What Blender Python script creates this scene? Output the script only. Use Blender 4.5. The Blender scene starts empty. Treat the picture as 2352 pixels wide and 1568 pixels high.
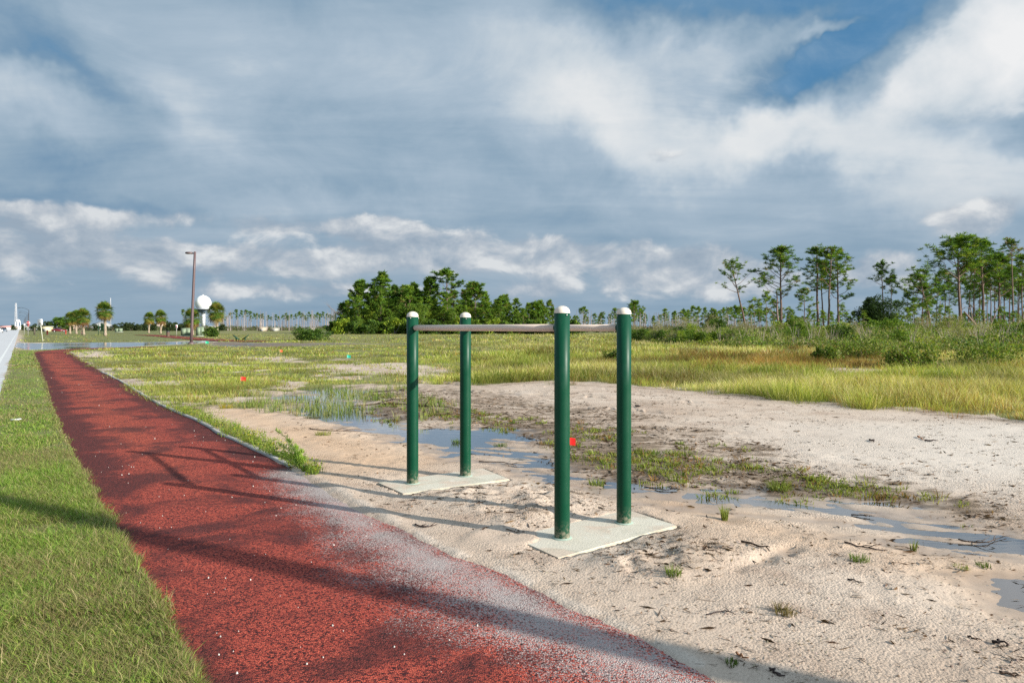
import bpy, math, random
import numpy as np
from mathutils import Vector, Matrix
R = math.radians
rng = np.random.default_rng(11)
random.seed(5)
sc = bpy.context.scene
COL = sc.collection

# ------------------------------------------------------------------ camera
F = 1600.0          # focal length in units of a 2352 px wide picture
CAMH = 1.6
HOR = 752.0
cam_d = bpy.data.cameras.new('camera')
cam_d.sensor_width = 36.0
cam_d.lens = 36.0 * F / 2352.0
cam_d.shift_y = -(784.0 - HOR) / 2352.0
cam_d.clip_start = 0.05
cam_d.clip_end = 6000.0
cam = bpy.data.objects.new('camera', cam_d)
cam.location = (0, 0, CAMH)
cam.rotation_euler = (R(90), 0, 0)
COL.objects.link(cam)
sc.camera = cam

EXPO = 0.75
sc.view_settings.view_transform = 'Standard'
sc.view_settings.look = 'None'
sc.view_settings.exposure = EXPO
sc.view_settings.gamma = 1.0
sc.cycles.max_bounces = 6
sc.cycles.diffuse_bounces = 3
sc.cycles.glossy_bounces = 3
sc.cycles.transmission_bounces = 3
sc.cycles.transparent_max_bounces = 6
sc.cycles.use_denoising = False
sc.cycles.caustics_reflective = False
sc.cycles.caustics_refractive = False
sc.cycles.sample_clamp_indirect = 4.0

# ------------------------------------------------------------------ sun
SUN = Vector((0.904, -0.427, 0.0)).normalized() * math.cos(R(21.9))
SUN.z = math.sin(R(21.9))
sl = bpy.data.lights.new('sun', 'SUN')
sl.energy = 4.8
sl.angle = R(0.5)
sl.color = (1.0, 0.93, 0.82)
so = bpy.data.objects.new('sun', sl)
so.rotation_euler = SUN.to_track_quat('Z', 'Y').to_euler()
so.location = (20, -20, 30)
COL.objects.link(so)

# cloud masses, as centre and radii on the sky seen from the spot (turned into azimuth and elevation below)
SKY_VEIL = [
 (1290,190,330,210,-30,.22),(1450,290,330,150,-25,.16),(1620,370,340,130,-12,.24),(1800,350,230,110,0,.42),(2010,350,240,120,0,.36),
 (2190,440,330,150,0,.30),(2250,330,300,120,0,.16),(430,260,220,150,-25,.22),(90,230,300,110,-28,.20),(600,120,600,160,-10,.08),(1000,190,500,130,-15,.08),
 (760,470,330,60,0,.14),(1925,108,170,34,15,.42),(1650,190,300,80,-20,.12),(1500,470,300,60,-8,.08),(1350,270,200,90,-30,.12),(1840,170,110,30,40,.16),
 (1560,40,520,130,-8,-.40),(1850,205,270,110,20,-.50),(2010,90,330,130,35,-.52),(2352,300,220,80,20,-.46),(1900,20,400,100,0,-.30),
 (40,40,220,120,-30,-.16),(210,180,330,60,-22,-.17),(100,370,330,80,-5,-.10),(150,440,600,45,-4,-.16),(1150,520,700,70,0,-.03),(1430,430,260,60,-15,-.06),(1190,400,300,60,-25,-.08)]
SKY_CUMULUS = [
 (120,500,260,60,0,.95),(60,580,360,80,0,.80),(340,595,260,70,0,.75),(600,515,360,50,0,.62),(880,535,200,65,0,.85),(620,595,440,65,0,.75),
 (860,610,280,55,0,.6),(1070,575,200,80,0,.72),(1268,590,170,66,0,1.0),(1450,595,230,70,0,.95),(1625,610,170,75,0,.95),(1740,640,170,70,0,.85),
 (2010,620,150,70,0,.8),(2240,500,230,80,0,.72),(1500,655,700,55,0,.5),(500,665,600,45,0,.42),(2250,650,350,70,0,.45),(1000,680,600,40,0,.32),(1550,370,120,60,0,.35)]
SKY_BANK = [
 (2250,130,340,180,34,1.15),(2400,60,360,230,30,1.0),(2110,210,230,110,34,.62),(2300,240,170,90,10,.35),(1800,350,160,90,-10,.40),(2000,345,150,100,0,.30),(1440,270,160,70,-30,.18)]
# ------------------------------------------------------------------ node helpers
class NT:
    def __init__(s, nt):
        s.nt = nt
    def n(s, t, ins=None, **kw):
        nd = s.nt.nodes.new(t)
        for k, v in kw.items():
            setattr(nd, k, v)
        if ins:
            for k, v in ins.items():
                s.set(nd.inputs[k], v)
        return nd
    def set(s, sock, v):
        if isinstance(v, bpy.types.NodeSocket):
            s.nt.links.new(v, sock)
        else:
            sock.default_value = v
    def m(s, op, a, b=None, c=None, clamp=False):
        nd = s.nt.nodes.new('ShaderNodeMath'); nd.operation = op; nd.use_clamp = clamp
        s.set(nd.inputs[0], a)
        if b is not None: s.set(nd.inputs[1], b)
        if c is not None: s.set(nd.inputs[2], c)
        return nd.outputs[0]
    def v(s, op, a, b=None):
        nd = s.nt.nodes.new('ShaderNodeVectorMath'); nd.operation = op
        s.set(nd.inputs[0], a)
        if b is not None:
            s.set(nd.inputs['Scale' if op == 'SCALE' else 1], b)
        return nd.outputs['Value' if op in ('LENGTH', 'DOT_PRODUCT') else 'Vector']
    def noise(s, vec, scale, detail=4.0, rough=0.55, dist=0.0, color=False):
        nd = s.n('ShaderNodeTexNoise', {'Vector': vec, 'Scale': scale, 'Detail': detail, 'Roughness': rough, 'Distortion': dist})
        return nd.outputs['Color' if color else 'Fac']
    def step(s, x, a, b, lo=0.0, hi=1.0, kind='SMOOTHSTEP'):
        nd = s.n('ShaderNodeMapRange', {'Value': x, 'From Min': a, 'From Max': b, 'To Min': lo, 'To Max': hi})
        nd.interpolation_type = kind
        return nd.outputs['Result']
    def mix(s, f, a, b, mode='MIX'):
        nd = s.nt.nodes.new('ShaderNodeMix'); nd.data_type = 'RGBA'; nd.blend_type = mode
        s.set(nd.inputs[0], f)
        s.set(nd.inputs[6], c4(a)); s.set(nd.inputs[7], c4(b))
        return nd.outputs[2]
    def ramp(s, x, stops, interp='LINEAR'):
        nd = s.nt.nodes.new('ShaderNodeValToRGB')
        s.set(nd.inputs[0], x)
        cr = nd.color_ramp; cr.interpolation = interp
        while len(cr.elements) < len(stops): cr.elements.new(0.5)
        for e, (p, c) in zip(cr.elements, stops):
            e.position = p; e.color = c4(c)
        return nd.outputs[0]
def c4(c):
    if isinstance(c, bpy.types.NodeSocket): return c
    if isinstance(c, (int, float)): return (c, c, c, 1)
    return (c[0], c[1], c[2], 1) if len(c) == 3 else c
def srgb(r, g, b, k=1.0):
    f = lambda x: (x / 255 / 12.92 if x <= 10 else ((x / 255 + 0.055) / 1.055) ** 2.4) * k
    return (f(r), f(g), f(b))

# ------------------------------------------------------------------ world: Nishita sky behind a broken layer of cloud
w = bpy.data.worlds.new('World'); sc.world = w; w.use_nodes = True
w.node_tree.nodes.clear()
T = NT(w.node_tree)
STR = 0.1
K = 1.0 / STR / 2 ** EXPO
sky = T.n('ShaderNodeTexSky', sky_type='NISHITA', sun_disc=False, sun_elevation=R(21.9),
          sun_rotation=math.atan2(0.904, -0.427), air_density=1.0, dust_density=0.6, ozone_density=1.5)
d = T.v('NORMALIZE', T.n('ShaderNodeTexCoord').outputs['Generated'])
sp = T.n('ShaderNodeSeparateXYZ', {'Vector': d})
az = T.m('ARCTAN2', sp.outputs['X'], sp.outputs['Y'])
el = T.m('ARCSINE', sp.outputs['Z'])
A0 = T.n('ShaderNodeCombineXYZ', {'X': az, 'Y': el, 'Z': 1.0}).outputs[0]
wn = T.v('SUBTRACT', T.noise(d, 2.6, 3.0, 0.5, 0.0, True), (0.5, 0.5, 0.5))
wn2 = T.v('SUBTRACT', T.noise(d, 11.0, 4.0, 0.6, 0.0, True), (0.5, 0.5, 0.5))
def warp(k1, k2):
    return T.v('ADD', A0, T.v('ADD', T.v('MULTIPLY', wn, (k1, k1, 0)), T.v('MULTIPLY', wn2, (k2, k2, 0))))
A = warp(0.13, 0.10)
def azel(x, y):
    X, Z = (x - 1176.0), (HOR - y)
    return math.atan2(X, F), math.atan2(Z, math.hypot(X, F))
def blobs(vec, lst):
    tot = None
    for (x, y, rx, ry, rot, wt) in lst:
        a, e = azel(x, y)
        a2, _ = azel(x + rx, y)
        _, e2 = azel(x, y - ry)
        ra, re = abs(a2 - a), abs(e2 - e)
        cr, sr = math.cos(R(rot)), math.sin(R(rot))
        c1, s1_ = cr / ra, sr / ra
        c2, s2_ = -sr / re, cr / re
        u = T.v('DOT_PRODUCT', vec, (c1, s1_, -(a * c1 + e * s1_)))
        v = T.v('DOT_PRODUCT', vec, (c2, s2_, -(a * c2 + e * s2_)))
        g = T.step(T.m('SQRT', T.m('MULTIPLY_ADD', u, u, T.m('MULTIPLY', v, v))), 1.0, 0.0, 0.0, wt)
        tot = g if tot is None else T.m('ADD', tot, g)
    return tot
B = blobs(A, SKY_VEIL)
# streaky structure of the veil, seen in perspective on a flat layer
zz = T.m('ADD', T.m('MAXIMUM', sp.outputs['Z'], 0.0), 0.10)
pl = T.n('ShaderNodeCombineXYZ', {'X': T.m('DIVIDE', sp.outputs['X'], zz), 'Y': T.m('DIVIDE', sp.outputs['Y'], zz)}).outputs[0]
plr = T.n('ShaderNodeMapping', {'Vector': pl, 'Rotation': (0, 0, R(28)), 'Scale': (0.55, 1.5, 1)}).outputs[0]
s1 = T.m('SUBTRACT', T.noise(plr, 1.3, 8.0, 0.58, 0.5), 0.5)
s2 = T.m('SUBTRACT', T.noise(T.v('MULTIPLY', d, (1.0, 1.0, 1.7)), 4.6, 9.0, 0.62, 0.5), 0.5)
s3 = T.m('SUBTRACT', T.noise(T.v('MULTIPLY', A0, (4.0, 22.0, 1.0)), 1.0, 6.0, 0.6, 0.4), 0.5)
B = T.m('ADD', T.m('ADD', B, 0.50), T.m('ADD', T.m('MULTIPLY', s1, 0.36), T.m('MULTIPLY', s2, 0.50)))
B = T.m('ADD', B, T.m('MULTIPLY', s3, T.step(el, 0.0, 0.35, 0.20, 0.05)))
veil = T.ramp(B, [(0.00, srgb(72, 124, 166, K)), (0.16, srgb(96, 139, 174, K)), (0.30, srgb(122, 153, 180, K)), (0.44, srgb(147, 171, 191, K)),
                  (0.60, srgb(172, 190, 206, K)), (0.76, srgb(203, 213, 221, K)), (0.95, srgb(228, 231, 233, K))])
nish = T.mix(1.0, sky.outputs[0], (0.62, 0.86, 1.0), 'MULTIPLY')
blue = T.mix(0.25, srgb(76, 128, 168, K), nish)
blue = T.mix(T.step(T.m('ADD', s2, T.m('MULTIPLY', s1, 0.6)), -0.16, 0.22, 0.0, 0.75), blue, srgb(138, 168, 194, K))
col = T.mix(T.step(B, 0.28, 0.02), veil, blue)
# slate band low over the horizon
low = T.step(el, 0.22, 0.04, 0.0, 0.70)
slate = T.ramp(T.m('ADD', T.m('MULTIPLY', s3, 0.9), 0.5), [(0.25, srgb(124, 152, 175, K)), (0.5, srgb(140, 164, 184, K)), (0.75, srgb(168, 183, 196, K))])
col = T.mix(low, col, slate)
# rows of small cumulus
AC = warp(0.0, 0.03)
C = blobs(AC, SKY_CUMULUS)
cc = T.v('MULTIPLY', A0, (12.0, 19.0, 1.0))
def puffs(vec):
    a = T.noise(vec, 1.0, 8.0, 0.56, 0.30)
    return a
n0 = puffs(cc)
n1 = puffs(T.v('ADD', cc, (0.12, 0.34, 0.0)))
fc = T.m('ADD', C, T.m('MULTIPLY', T.m('SUBTRACT', n0, 0.5), 1.9))
cm = T.m('MULTIPLY', T.step(fc, 0.16, 0.60), T.step(C, 0.02, 0.30))
shade = T.m('ADD', T.m('MULTIPLY', T.m('SUBTRACT', n0, n1), 3.2), 0.47, clamp=True)
ccol = T.ramp(shade, [(0.0, srgb(154, 169, 185, K)), (0.35, srgb(174, 185, 197, K)), (0.65, srgb(200, 205, 211, K)), (1.0, srgb(233, 234, 234, K))])
col = T.mix(T.m('MULTIPLY', cm, 0.78), col, ccol)
# big lit cloud bank, upper right of the view
C2 = blobs(warp(0.07, 0.07), SKY_BANK)
f2 = T.m('ADD', C2, T.m('MULTIPLY', s2, 1.5))
c2m = T.step(f2, 0.14, 0.80)
b2 = T.noise(d, 8.0, 8.0, 0.58, 0.3)
bcol = T.ramp(T.m('ADD', T.m('MULTIPLY', f2, 0.28), T.m('MULTIPLY', b2, 1.0)), [(0.38, srgb(176, 193, 207, K)), (0.60, srgb(206, 215, 222, K)), (0.92, srgb(237, 238, 239, K))])
col = T.mix(c2m, col, bcol)
# clouds on the sun's side are lit through and much brighter
glow = T.m('MULTIPLY_ADD', T.m('POWER', T.m('MAXIMUM', T.v('DOT_PRODUCT', d, tuple(SUN)), 0.0), 4.0), 3.0, 1.0)
col = T.v('SCALE', col, glow)
bg = T.n('ShaderNodeBackground', {'Color': col, 'Strength': STR})
T.n('ShaderNodeOutputWorld', {'Surface': bg.outputs[0]})
w.cycles.sampling_method = 'MANUAL'
w.cycles.sample_map_resolution = 512

# ================================================================== geometry helpers
def G(x, y):
    """ground point (z=0) seen at picture point x,y"""
    Z = F * CAMH / (y - HOR)
    return ((x - 1176.0) * Z / F, Z)
def GP(pts): return [G(*p) for p in pts]
def UV(X, Y):
    Ys = np.maximum(Y, 0.3)
    return 1176 + F * X / Ys, HOR + F * CAMH / Ys
def height_for(ytop, Z): return CAMH + (HOR - ytop) * Z / F
def wx(x, Z): return (x - 1176.0) * Z / F

def _hash(ix, iy, seed):
    h = (ix.astype(np.int64) * 374761393 + iy.astype(np.int64) * 668265263 + seed * 1442695041) & 0xffffffff
    h = ((h ^ (h >> 13)) * 1274126177) & 0xffffffff
    h = (h ^ (h >> 16)) & 0xffff
    return h / 65535.0
def vnoise(x, y, seed=0):
    x0 = np.floor(x); y0 = np.floor(y)
    fx = x - x0; fy = y - y0
    fx = fx * fx * (3 - 2 * fx); fy = fy * fy * (3 - 2 * fy)
    a = _hash(x0, y0, seed); b = _hash(x0 + 1, y0, seed); c = _hash(x0, y0 + 1, seed); dd = _hash(x0 + 1, y0 + 1, seed)
    return (a + (b - a) * fx) * (1 - fy) + (c + (dd - c) * fx) * fy
def fbm(x, y, seed=0, oct=4, gain=0.5):
    t = 0; amp = 1; s = 0
    for i in range(oct):
        t = t + amp * vnoise(x * 2 ** i + 17.3 * i, y * 2 ** i - 9.1 * i, seed + i); s += amp; amp *= gain
    return t / s
def sstep(x, a, b):
    t = np.clip((x - a) / (b - a), 0, 1)
    return t * t * (3 - 2 * t)
def sdf(poly, X, Y):
    """signed distance, negative inside"""
    P = np.array(poly, float); n = len(P)
    d2 = np.full(X.shape, 1e18); inside = np.zeros(X.shape, bool)
    for i in range(n):
        ax, ay = P[i]; bx, by = P[(i + 1) % n]
        ex, ey = bx - ax, by - ay
        t = np.clip(((X - ax) * ex + (Y - ay) * ey) / max(ex * ex + ey * ey, 1e-12), 0, 1)
        d2 = np.minimum(d2, (X - ax - t * ex) ** 2 + (Y - ay - t * ey) ** 2)
        c = ((ay > Y) != (by > Y))
        if ay != by:
            inside ^= c & (X < (bx - ax) * (Y - ay) / (by - ay) + ax)
    return np.where(inside, -np.sqrt(d2), np.sqrt(d2))

class MB:
    """collects triangles/quads and a colour per vertex, then makes one mesh object"""
    def __init__(s): s.V = []; s.F = []; s.C = []; s.n = 0
    def add(s, V, Fc, C=(1, 1, 1)):
        V = np.asarray(V, float).reshape(-1, 3)
        C = np.asarray(C, float)
        if C.ndim == 1: C = np.tile(C, (len(V), 1))
        s.V.append(V); s.C.append(C)
        for f in (Fc if isinstance(Fc, list) else [Fc]):
            s.F.append(np.asarray(f, np.int64) + s.n)
        s.n += len(V)
        return s
    def box(s, c, size, rz=0.0, C=(1, 1, 1), tilt=None):
        x, y, z = size[0] / 2, size[1] / 2, size[2] / 2
        V = np.array([(-x, -y, -z), (x, -y, -z), (x, y, -z), (-x, y, -z), (-x, -y, z), (x, -y, z), (x, y, z), (-x, y, z)])
        if tilt is not None: V = V @ np.array(tilt.to_3x3()).T
        cr, sr = math.cos(rz), math.sin(rz)
        V = V @ np.array([[cr, sr, 0], [-sr, cr, 0], [0, 0, 1]]) + np.array(c)
        return s.add(V, np.array([(0, 3, 2, 1), (4, 5, 6, 7), (0, 1, 5, 4), (1, 2, 6, 5), (2, 3, 7, 6), (3, 0, 4, 7)]), C)
    def tube(s, pts, rad, sides=6, C=(1, 1, 1), caps=True):
        P = np.asarray(pts, float); n = len(P)
        rad = np.broadcast_to(np.asarray(rad, float), (n,))
        tg = np.gradient(P, axis=0); tg /= np.linalg.norm(tg, axis=1)[:, None] + 1e-9
        ref = np.array([0, 0, 1.0]) if abs(tg[0][2]) < 0.8 else np.array([1.0, 0, 0])
        a = np.cross(tg, ref); a /= np.linalg.norm(a, axis=1)[:, None] + 1e-9
        b = np.cross(tg, a)
        th = np.arange(sides) * 2 * math.pi / sides
        V = P[:, None] + rad[:, None, None] * (a[:, None] * np.cos(th)[None, :, None] + b[:, None] * np.sin(th)[None, :, None])
        V = V.reshape(-1, 3)
        i = np.arange(n - 1)[:, None] * sides; j = np.arange(sides)[None]; k = (j + 1) % sides
        Q = np.stack([i + j, i + k, i + sides + k, i + sides + j], -1).reshape(-1, 4)
        Fs = [Q]
        if caps:
            V = np.vstack([V, P[0], P[-1]])
            j = np.arange(sides); k = (j + 1) % sides
            Fs.append(np.stack([np.full(sides, n * sides), k, j], -1))
            Fs.append(np.stack([np.full(sides, n * sides + 1), (n - 1) * sides + j, (n - 1) * sides + k], -1))
        return s.add(V, Fs, C)
    def lathe(s, c, prof, sides=32, C=(1, 1, 1)):
        prof = np.array(prof, float); n = len(prof)
        th = np.arange(sides) * 2 * math.pi / sides
        V = np.stack([prof[:, 0][:, None] * np.cos(th), prof[:, 0][:, None] * np.sin(th), np.repeat(prof[:, 1][:, None], sides, 1)], -1).reshape(-1, 3) + np.array(c)
        i = np.arange(n - 1)[:, None] * sides; j = np.arange(sides)[None]; k = (j + 1) % sides
        Q = np.stack([i + j, i + k, i + sides + k, i + sides + j], -1).reshape(-1, 4)
        return s.add(V, Q, C)
    def quads(s, cen, axu, axv, C):
        """many separate quads: centre +- u +- v (pointed: diamond-ish)"""
        V = np.stack([cen - axu, cen - 0.15 * axu - axv, cen + axu, cen - 0.15 * axu + axv], 1).reshape(-1, 3)
        n = len(cen)
        Q = np.arange(n * 4).reshape(n, 4)
        return s.add(V, Q, np.repeat(np.asarray(C, float), 4, 0))
    def tris(s, V3, C):
        n = len(V3)
        return s.add(V3.reshape(-1, 3), np.arange(n * 3).reshape(n, 3), np.repeat(np.asarray(C, float), 3, 0))
    def mesh(s, name, mat, smooth=False):
        me = bpy.data.meshes.new(name)
        V = np.vstack(s.V); C = np.vstack(s.C)
        if C.shape[1] == 3: C = np.hstack([C, np.ones((len(C), 1))])
        idx = np.concatenate([f.ravel() for f in s.F]); 
        tot = np.concatenate([np.full(len(f), f.shape[1]) for f in s.F])
        me.vertices.add(len(V)); me.vertices.foreach_set('co', V.astype(np.float32).ravel())
        me.loops.add(len(idx)); me.loops.foreach_set('vertex_index', idx.astype(np.int32))
        me.polygons.add(len(tot))
        st = np.concatenate([[0], np.cumsum(tot)[:-1]])
        me.polygons.foreach_set('loop_start', st.astype(np.int32))
        me.update(calc_edges=True)
        ca = me.color_attributes.new('col', 'FLOAT_COLOR', 'POINT')
        ca.data.foreach_set('color', C.astype(np.float32).ravel())
        if smooth: me.polygons.foreach_set('use_smooth', np.ones(len(tot), bool))
        if mat: me.materials.append(mat)
        me.validate()
        return me
    def obj(s, name, mat, parent=None, smooth=False):
        o = bpy.data.objects.new(name, s.mesh(name, mat, smooth)); COL.objects.link(o)
        if parent: o.parent = parent
        return o

def tag(o, label=None, cat=None, group=None, kind=None):
    if label: o['label'] = label
    if cat: o['category'] = cat
    if group: o['group'] = group
    if kind: o['kind'] = kind
    return o
def thing(name, label, cat, loc=(0, 0, 0), rz=0.0, group=None, scale=None):
    o = bpy.data.objects.new(name, None); COL.objects.link(o)
    o.location = loc; o.rotation_euler = (0, 0, rz)
    if scale: o.scale = (scale,) * 3 if isinstance(scale, (int, float)) else scale
    return tag(o, label, cat, group)
def dup(o, loc=None, rz=None, label=None, group=None, scale=None, parent=None):
    c = o.copy(); COL.objects.link(c)
    if parent: c.parent = parent
    if loc is not None: c.location = loc
    if rz is not None: c.rotation_euler = (0, 0, rz)
    if scale is not None: c.scale = (scale,) * 3 if isinstance(scale, (int, float)) else scale
    if label: c['label'] = label
    if group: c['group'] = group
    for ch in list(o.children): dup(ch, parent=c)
    return c
def text_mesh(s, size):
    cu = bpy.data.curves.new('lettering', 'FONT'); cu.body = s; cu.size = size; cu.extrude = 0.004
    cu.align_x = 'CENTER'; cu.align_y = 'CENTER'; cu.offset = size * 0.02
    o = bpy.data.objects.new('tmp', cu); COL.objects.link(o)
    dg = bpy.context.evaluated_depsgraph_get()
    me = bpy.data.meshes.new_from_object(o.evaluated_get(dg))
    bpy.data.objects.remove(o)
    return me
def blank_mat(name):
    m = bpy.data.materials.new(name); m.use_nodes = True
    m.node_tree.nodes.clear()
    return m, NT(m.node_tree)
def out(t, sh): t.n('ShaderNodeOutputMaterial', {'Surface': sh})
def obco(t): return t.n('ShaderNodeTexCoord').outputs['Object']
def simple(name, col, rough=0.6, var=0.15, scale=6.0, metal=0.0, bump=0.0, spec=0.5, coat=0.0):
    m, t = blank_mat(name)
    p = obco(t)
    nz = t.noise(p, scale, 6, 0.6)
    c = t.mix(nz, tuple(x * (1 - var) for x in col[:3]), tuple(min(1, x * (1 + var)) for x in col[:3]))
    b = t.n('ShaderNodeBsdfPrincipled', {'Base Color': c, 'Roughness': rough, 'Metallic': metal, 'Specular IOR Level': spec, 'Coat Weight': coat})
    if bump:
        bp = t.n('ShaderNodeBump', {'Height': t.noise(p, scale * 6, 5), 'Strength': bump, 'Distance': 0.02})
        t.nt.links.new(bp.outputs[0], b.inputs['Normal'])
    out(t, b.outputs[0]); return m
def leafmat(name, tr=0.35, rough=0.6, spec=0.15):
    m, t = blank_mat(name)
    a = t.n('ShaderNodeAttribute', attribute_name='col')
    c = a.outputs['Color']
    df = t.n('ShaderNodeBsdfPrincipled', {'Base Color': c, 'Roughness': rough, 'Specular IOR Level': spec})
    tl = t.n('ShaderNodeBsdfTranslucent', {'Color': t.mix(1.0, c, (1.15, 1.1, 0.6), 'MULTIPLY')})
    ms = t.n('ShaderNodeMixShader', {0: tr, 1: df.outputs[0], 2: tl.outputs[0]})
    out(t, ms.outputs[0]); return m
M_LEAF = leafmat('leaf_surface')
M_NEEDLE = leafmat('needle_surface', 0.38)
M_GRASS = leafmat('grass_surface', 0.4, 0.55)
M_STRAW = leafmat('dry_litter', 0.1, 0.8)
def vcol(name, rough=0.85, scale=20.0, bump=0.4, var=0.5):
    m, t = blank_mat(name)
    p = obco(t)
    a = t.n('ShaderNodeAttribute', attribute_name='col').outputs['Color']
    nz = t.step(t.noise(t.v('MULTIPLY', p, (1, 1, 0.25)), scale, 5, 0.65), 0.3, 0.7, 1 - var, 1 + var * 0.6, 'LINEAR')
    c = t.v('SCALE', a, nz)
    bp = t.n('ShaderNodeBump', {'Height': t.noise(p, scale * 1.5, 5), 'Strength': bump, 'Distance': 0.03})
    b = t.n('ShaderNodeBsdfPrincipled', {'Base Color': c, 'Roughness': rough, 'Normal': bp.outputs[0], 'Specular IOR Level': 0.2})
    out(t, b.outputs[0]); return m
M_BARK = vcol('bark', 0.9, 9.0)
M_TWIG = vcol('twig_wood', 0.85, 40.0)

# ================================================================== layout (points read off the picture, laid on the ground plane)
PATH_L = [(78,812),(92,845),(108,885),(117,922),(141,989),(178,1060),(195,1101),(232,1163),(257,1200),(290,1254),(319,1308),(352,1362),(369,1408),(398,1453),(418,1499),(435,1540),(447,1568)]
PATH_R = [(157,809),(170,817),(191,831),(230,853),(271,872),(290,883),(328,908),(366,929),(410,948),(437,959),(476,979),(511,1000),(547,1014),(582,1033),(626,1051),(668,1074),(718,1097),(755,1119),(800,1145),(860,1180),(929,1213),(995,1250),(1057,1279),(1119,1300),(1169,1318),(1223,1348),(1264,1366),(1306,1391),(1378,1420),(1432,1445),(1502,1478),(1577,1519),(1627,1549),(1651,1562)]
PATH_TOP = [(84,808),(112,805),(159,802),(199,800),(239,799),(290,797.6),(360,796)]
PATH_BOT = [(360,797.4),(290,799.2),(239,801),(189,803),(165,805.5)]
pl_w = GP(PATH_L) + [(1.6, -1.3)]
pr_w = GP(PATH_R) + [(3.9, -1.2)]
PATH_POLY = pl_w + pr_w[::-1] + GP(PATH_BOT)[::-1][0:0] + GP(list(reversed(PATH_BOT))) + GP(list(reversed(PATH_TOP)))
def road_x(Z): return -13.2 - 0.706 * (Z - 18.0)      # right edge of the main road
RW = 11.0
nrm = (-0.8165, -0.577)                                # from the right edge towards the left edge
ROAD_POLY = [(road_x(-30), -30), (road_x(900), 900), (road_x(900) + nrm[0] * RW, 900 + nrm[1] * RW), (road_x(-30) + nrm[0] * RW, -30 + nrm[1] * RW)]
SIDE_POLY = GP([(39,786.5),(60,788),(120,787.5),(200,787),(300,786.5),(400,785),(480,782.5),(500,784),(470,786.5),(440,789.5),(400,791.5),(337,794),(294,797.4),(240,799.3),(180,801.2),(120,802.4),(66,803.5),(45,799),(34,798)])
LITTER = GP([(850,890),(1000,884),(1130,896),(1300,925),(1450,955),(1600,990),(1800,1040),(2000,1090),(2352,1160),(2600,1230),(2352,1215),(2150,1170),(1950,1140),(1800,1130),(1640,1114),(1500,1100),(1400,1084),(1300,1072),(1240,1040),(1180,1010),(1070,985),(960,975),(880,952),(850,930)])
TAN = GP([(1000,880),(1250,880),(1350,930),(1200,950),(1000,920)])
CHANNEL = GP([(600,905),(640,908),(700,893),(770,890),(850,898),(870,925),(850,940),(897,955),(966,972),(1069,976),(1147,974),(1230,983),(1225,996),(1250,1015),(1290,1052),(1320,1072),(1400,1090),(1500,1102),(1570,1108),(1640,1103),(1720,1112),(1800,1124),(1880,1122),(1958,1122),(2041,1138),(2124,1159),(2207,1184),(2352,1215),(2700,1290),
              (2700,1390),(2352,1283),(2207,1265),(2082,1250),(1958,1228),(1800,1195),(1700,1180),(1600,1165),(1500,1148),(1420,1132),(1330,1120),(1271,1106),(1194,1080),(1162,1062),(1097,1046),(1022,1044),(990,1029),(934,1016),(881,1010),(834,1001),(787,985),(734,966),(684,955),(634,938)])
POOL2 = GP([(2352,1300),(2331,1312),(2310,1345),(2292,1368),(2310,1388),(2352,1400),(2600,1460),(2600,1340)])
POOL3 = GP([(1180,985),(1270,990),(1235,1010),(1180,1008)])
MUDTRACK = GP([(470,786.5),(540,786),(640,788),(760,788),(900,790),(760,792),(700,795),(580,798),(500,796),(480,792)])
FIELD = GP([(157,809),(191,831),(230,853),(271,872),(328,908),(366,929),(410,944),(437,930),(480,922),(560,928),(620,912),(680,900),(760,888),(850,885),(920,878),(980,868),(1060,882),(1140,884),(1250,877),(1350,887),(1500,892),(1620,900),(1750,912),(1900,925),(2050,938),(2200,953),(2352,970),(2700,1010)]) + [(400, 40), (900, 900), (-300, 900), G(500, 784), G(440, 790), G(337, 794.6), G(294, 798), G(190, 803)]
WEEDS = GP([(395,938),(430,941),(500,968),(560,992),(640,1030),(700,1064),(745,1092),(718,1097),(668,1074),(626,1051),(582,1033),(547,1014),(511,1000),(476,979),(437,959),(410,948)])
MARSH = GP([(870,905),(1000,925),(1060,945),(1200,965),(1330,975),(1500,1005),(1600,1030),(1750,1068),(1850,1096),(2000,1125),(2352,1190),(2352,1215),(2150,1168),(1950,1136),(1800,1130),(1640,1112),(1500,1098),(1400,1082),(1300,1070),(1260,1050),(1230,1000),(1180,975),(1070,975),(960,970),(880,950),(850,930)])
TRACKBAND = GP([(1000,868),(1150,885),(1400,890),(1600,905),(1900,930),(2352,975),(2352,1180),(2000,1120),(1750,1070),(1500,1000),(1250,950),(1060,925),(900,915),(860,890)])
ORANGE = GP([(430,940),(600,932),(700,965),(900,1015),(1020,1045),(980,1075),(850,1090),(760,1100),(700,1060),(560,990)])
ORANGE2 = GP([(1500,1105),(1700,1170),(2000,1240),(2352,1300),(2352,1400),(2250,1350),(1950,1270),(1700,1240),(1480,1150)])
ROUGH1 = GP([(960,1130),(1172,1104),(1270,1110),(1400,1150),(1440,1172),(1380,1185),(1270,1210),(1180,1215),(1080,1180)])
ROUGH2 = GP([(1300,1285),(1556,1215),(1600,1235),(1730,1270),(1690,1310),(1560,1345),(1400,1330)])
PAD1 = [G(866,1110), G(925,1136), G(1172,1102), G(1109,1077)]
PAD2 = [G(1172,1236), G(1282,1285), G(1556,1209), G(1440,1172)]
SANDPATCH = [GP(q) for q in ([(172,808),(245,806),(262,816),(225,822),(195,822)], [(552,820),(680,820),(700,833),(600,832)],
                             [(730,838),(919,835),(1060,850),(1000,868),(860,862),(760,858)], [(255,770),(330,768),(400,775),(440,780),(420,785),(300,786),(250,778)],
                             [(1850,845),(2050,848),(2230,855),(2240,867),(2050,862),(1880,856)])]
WL = -0.030

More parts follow.
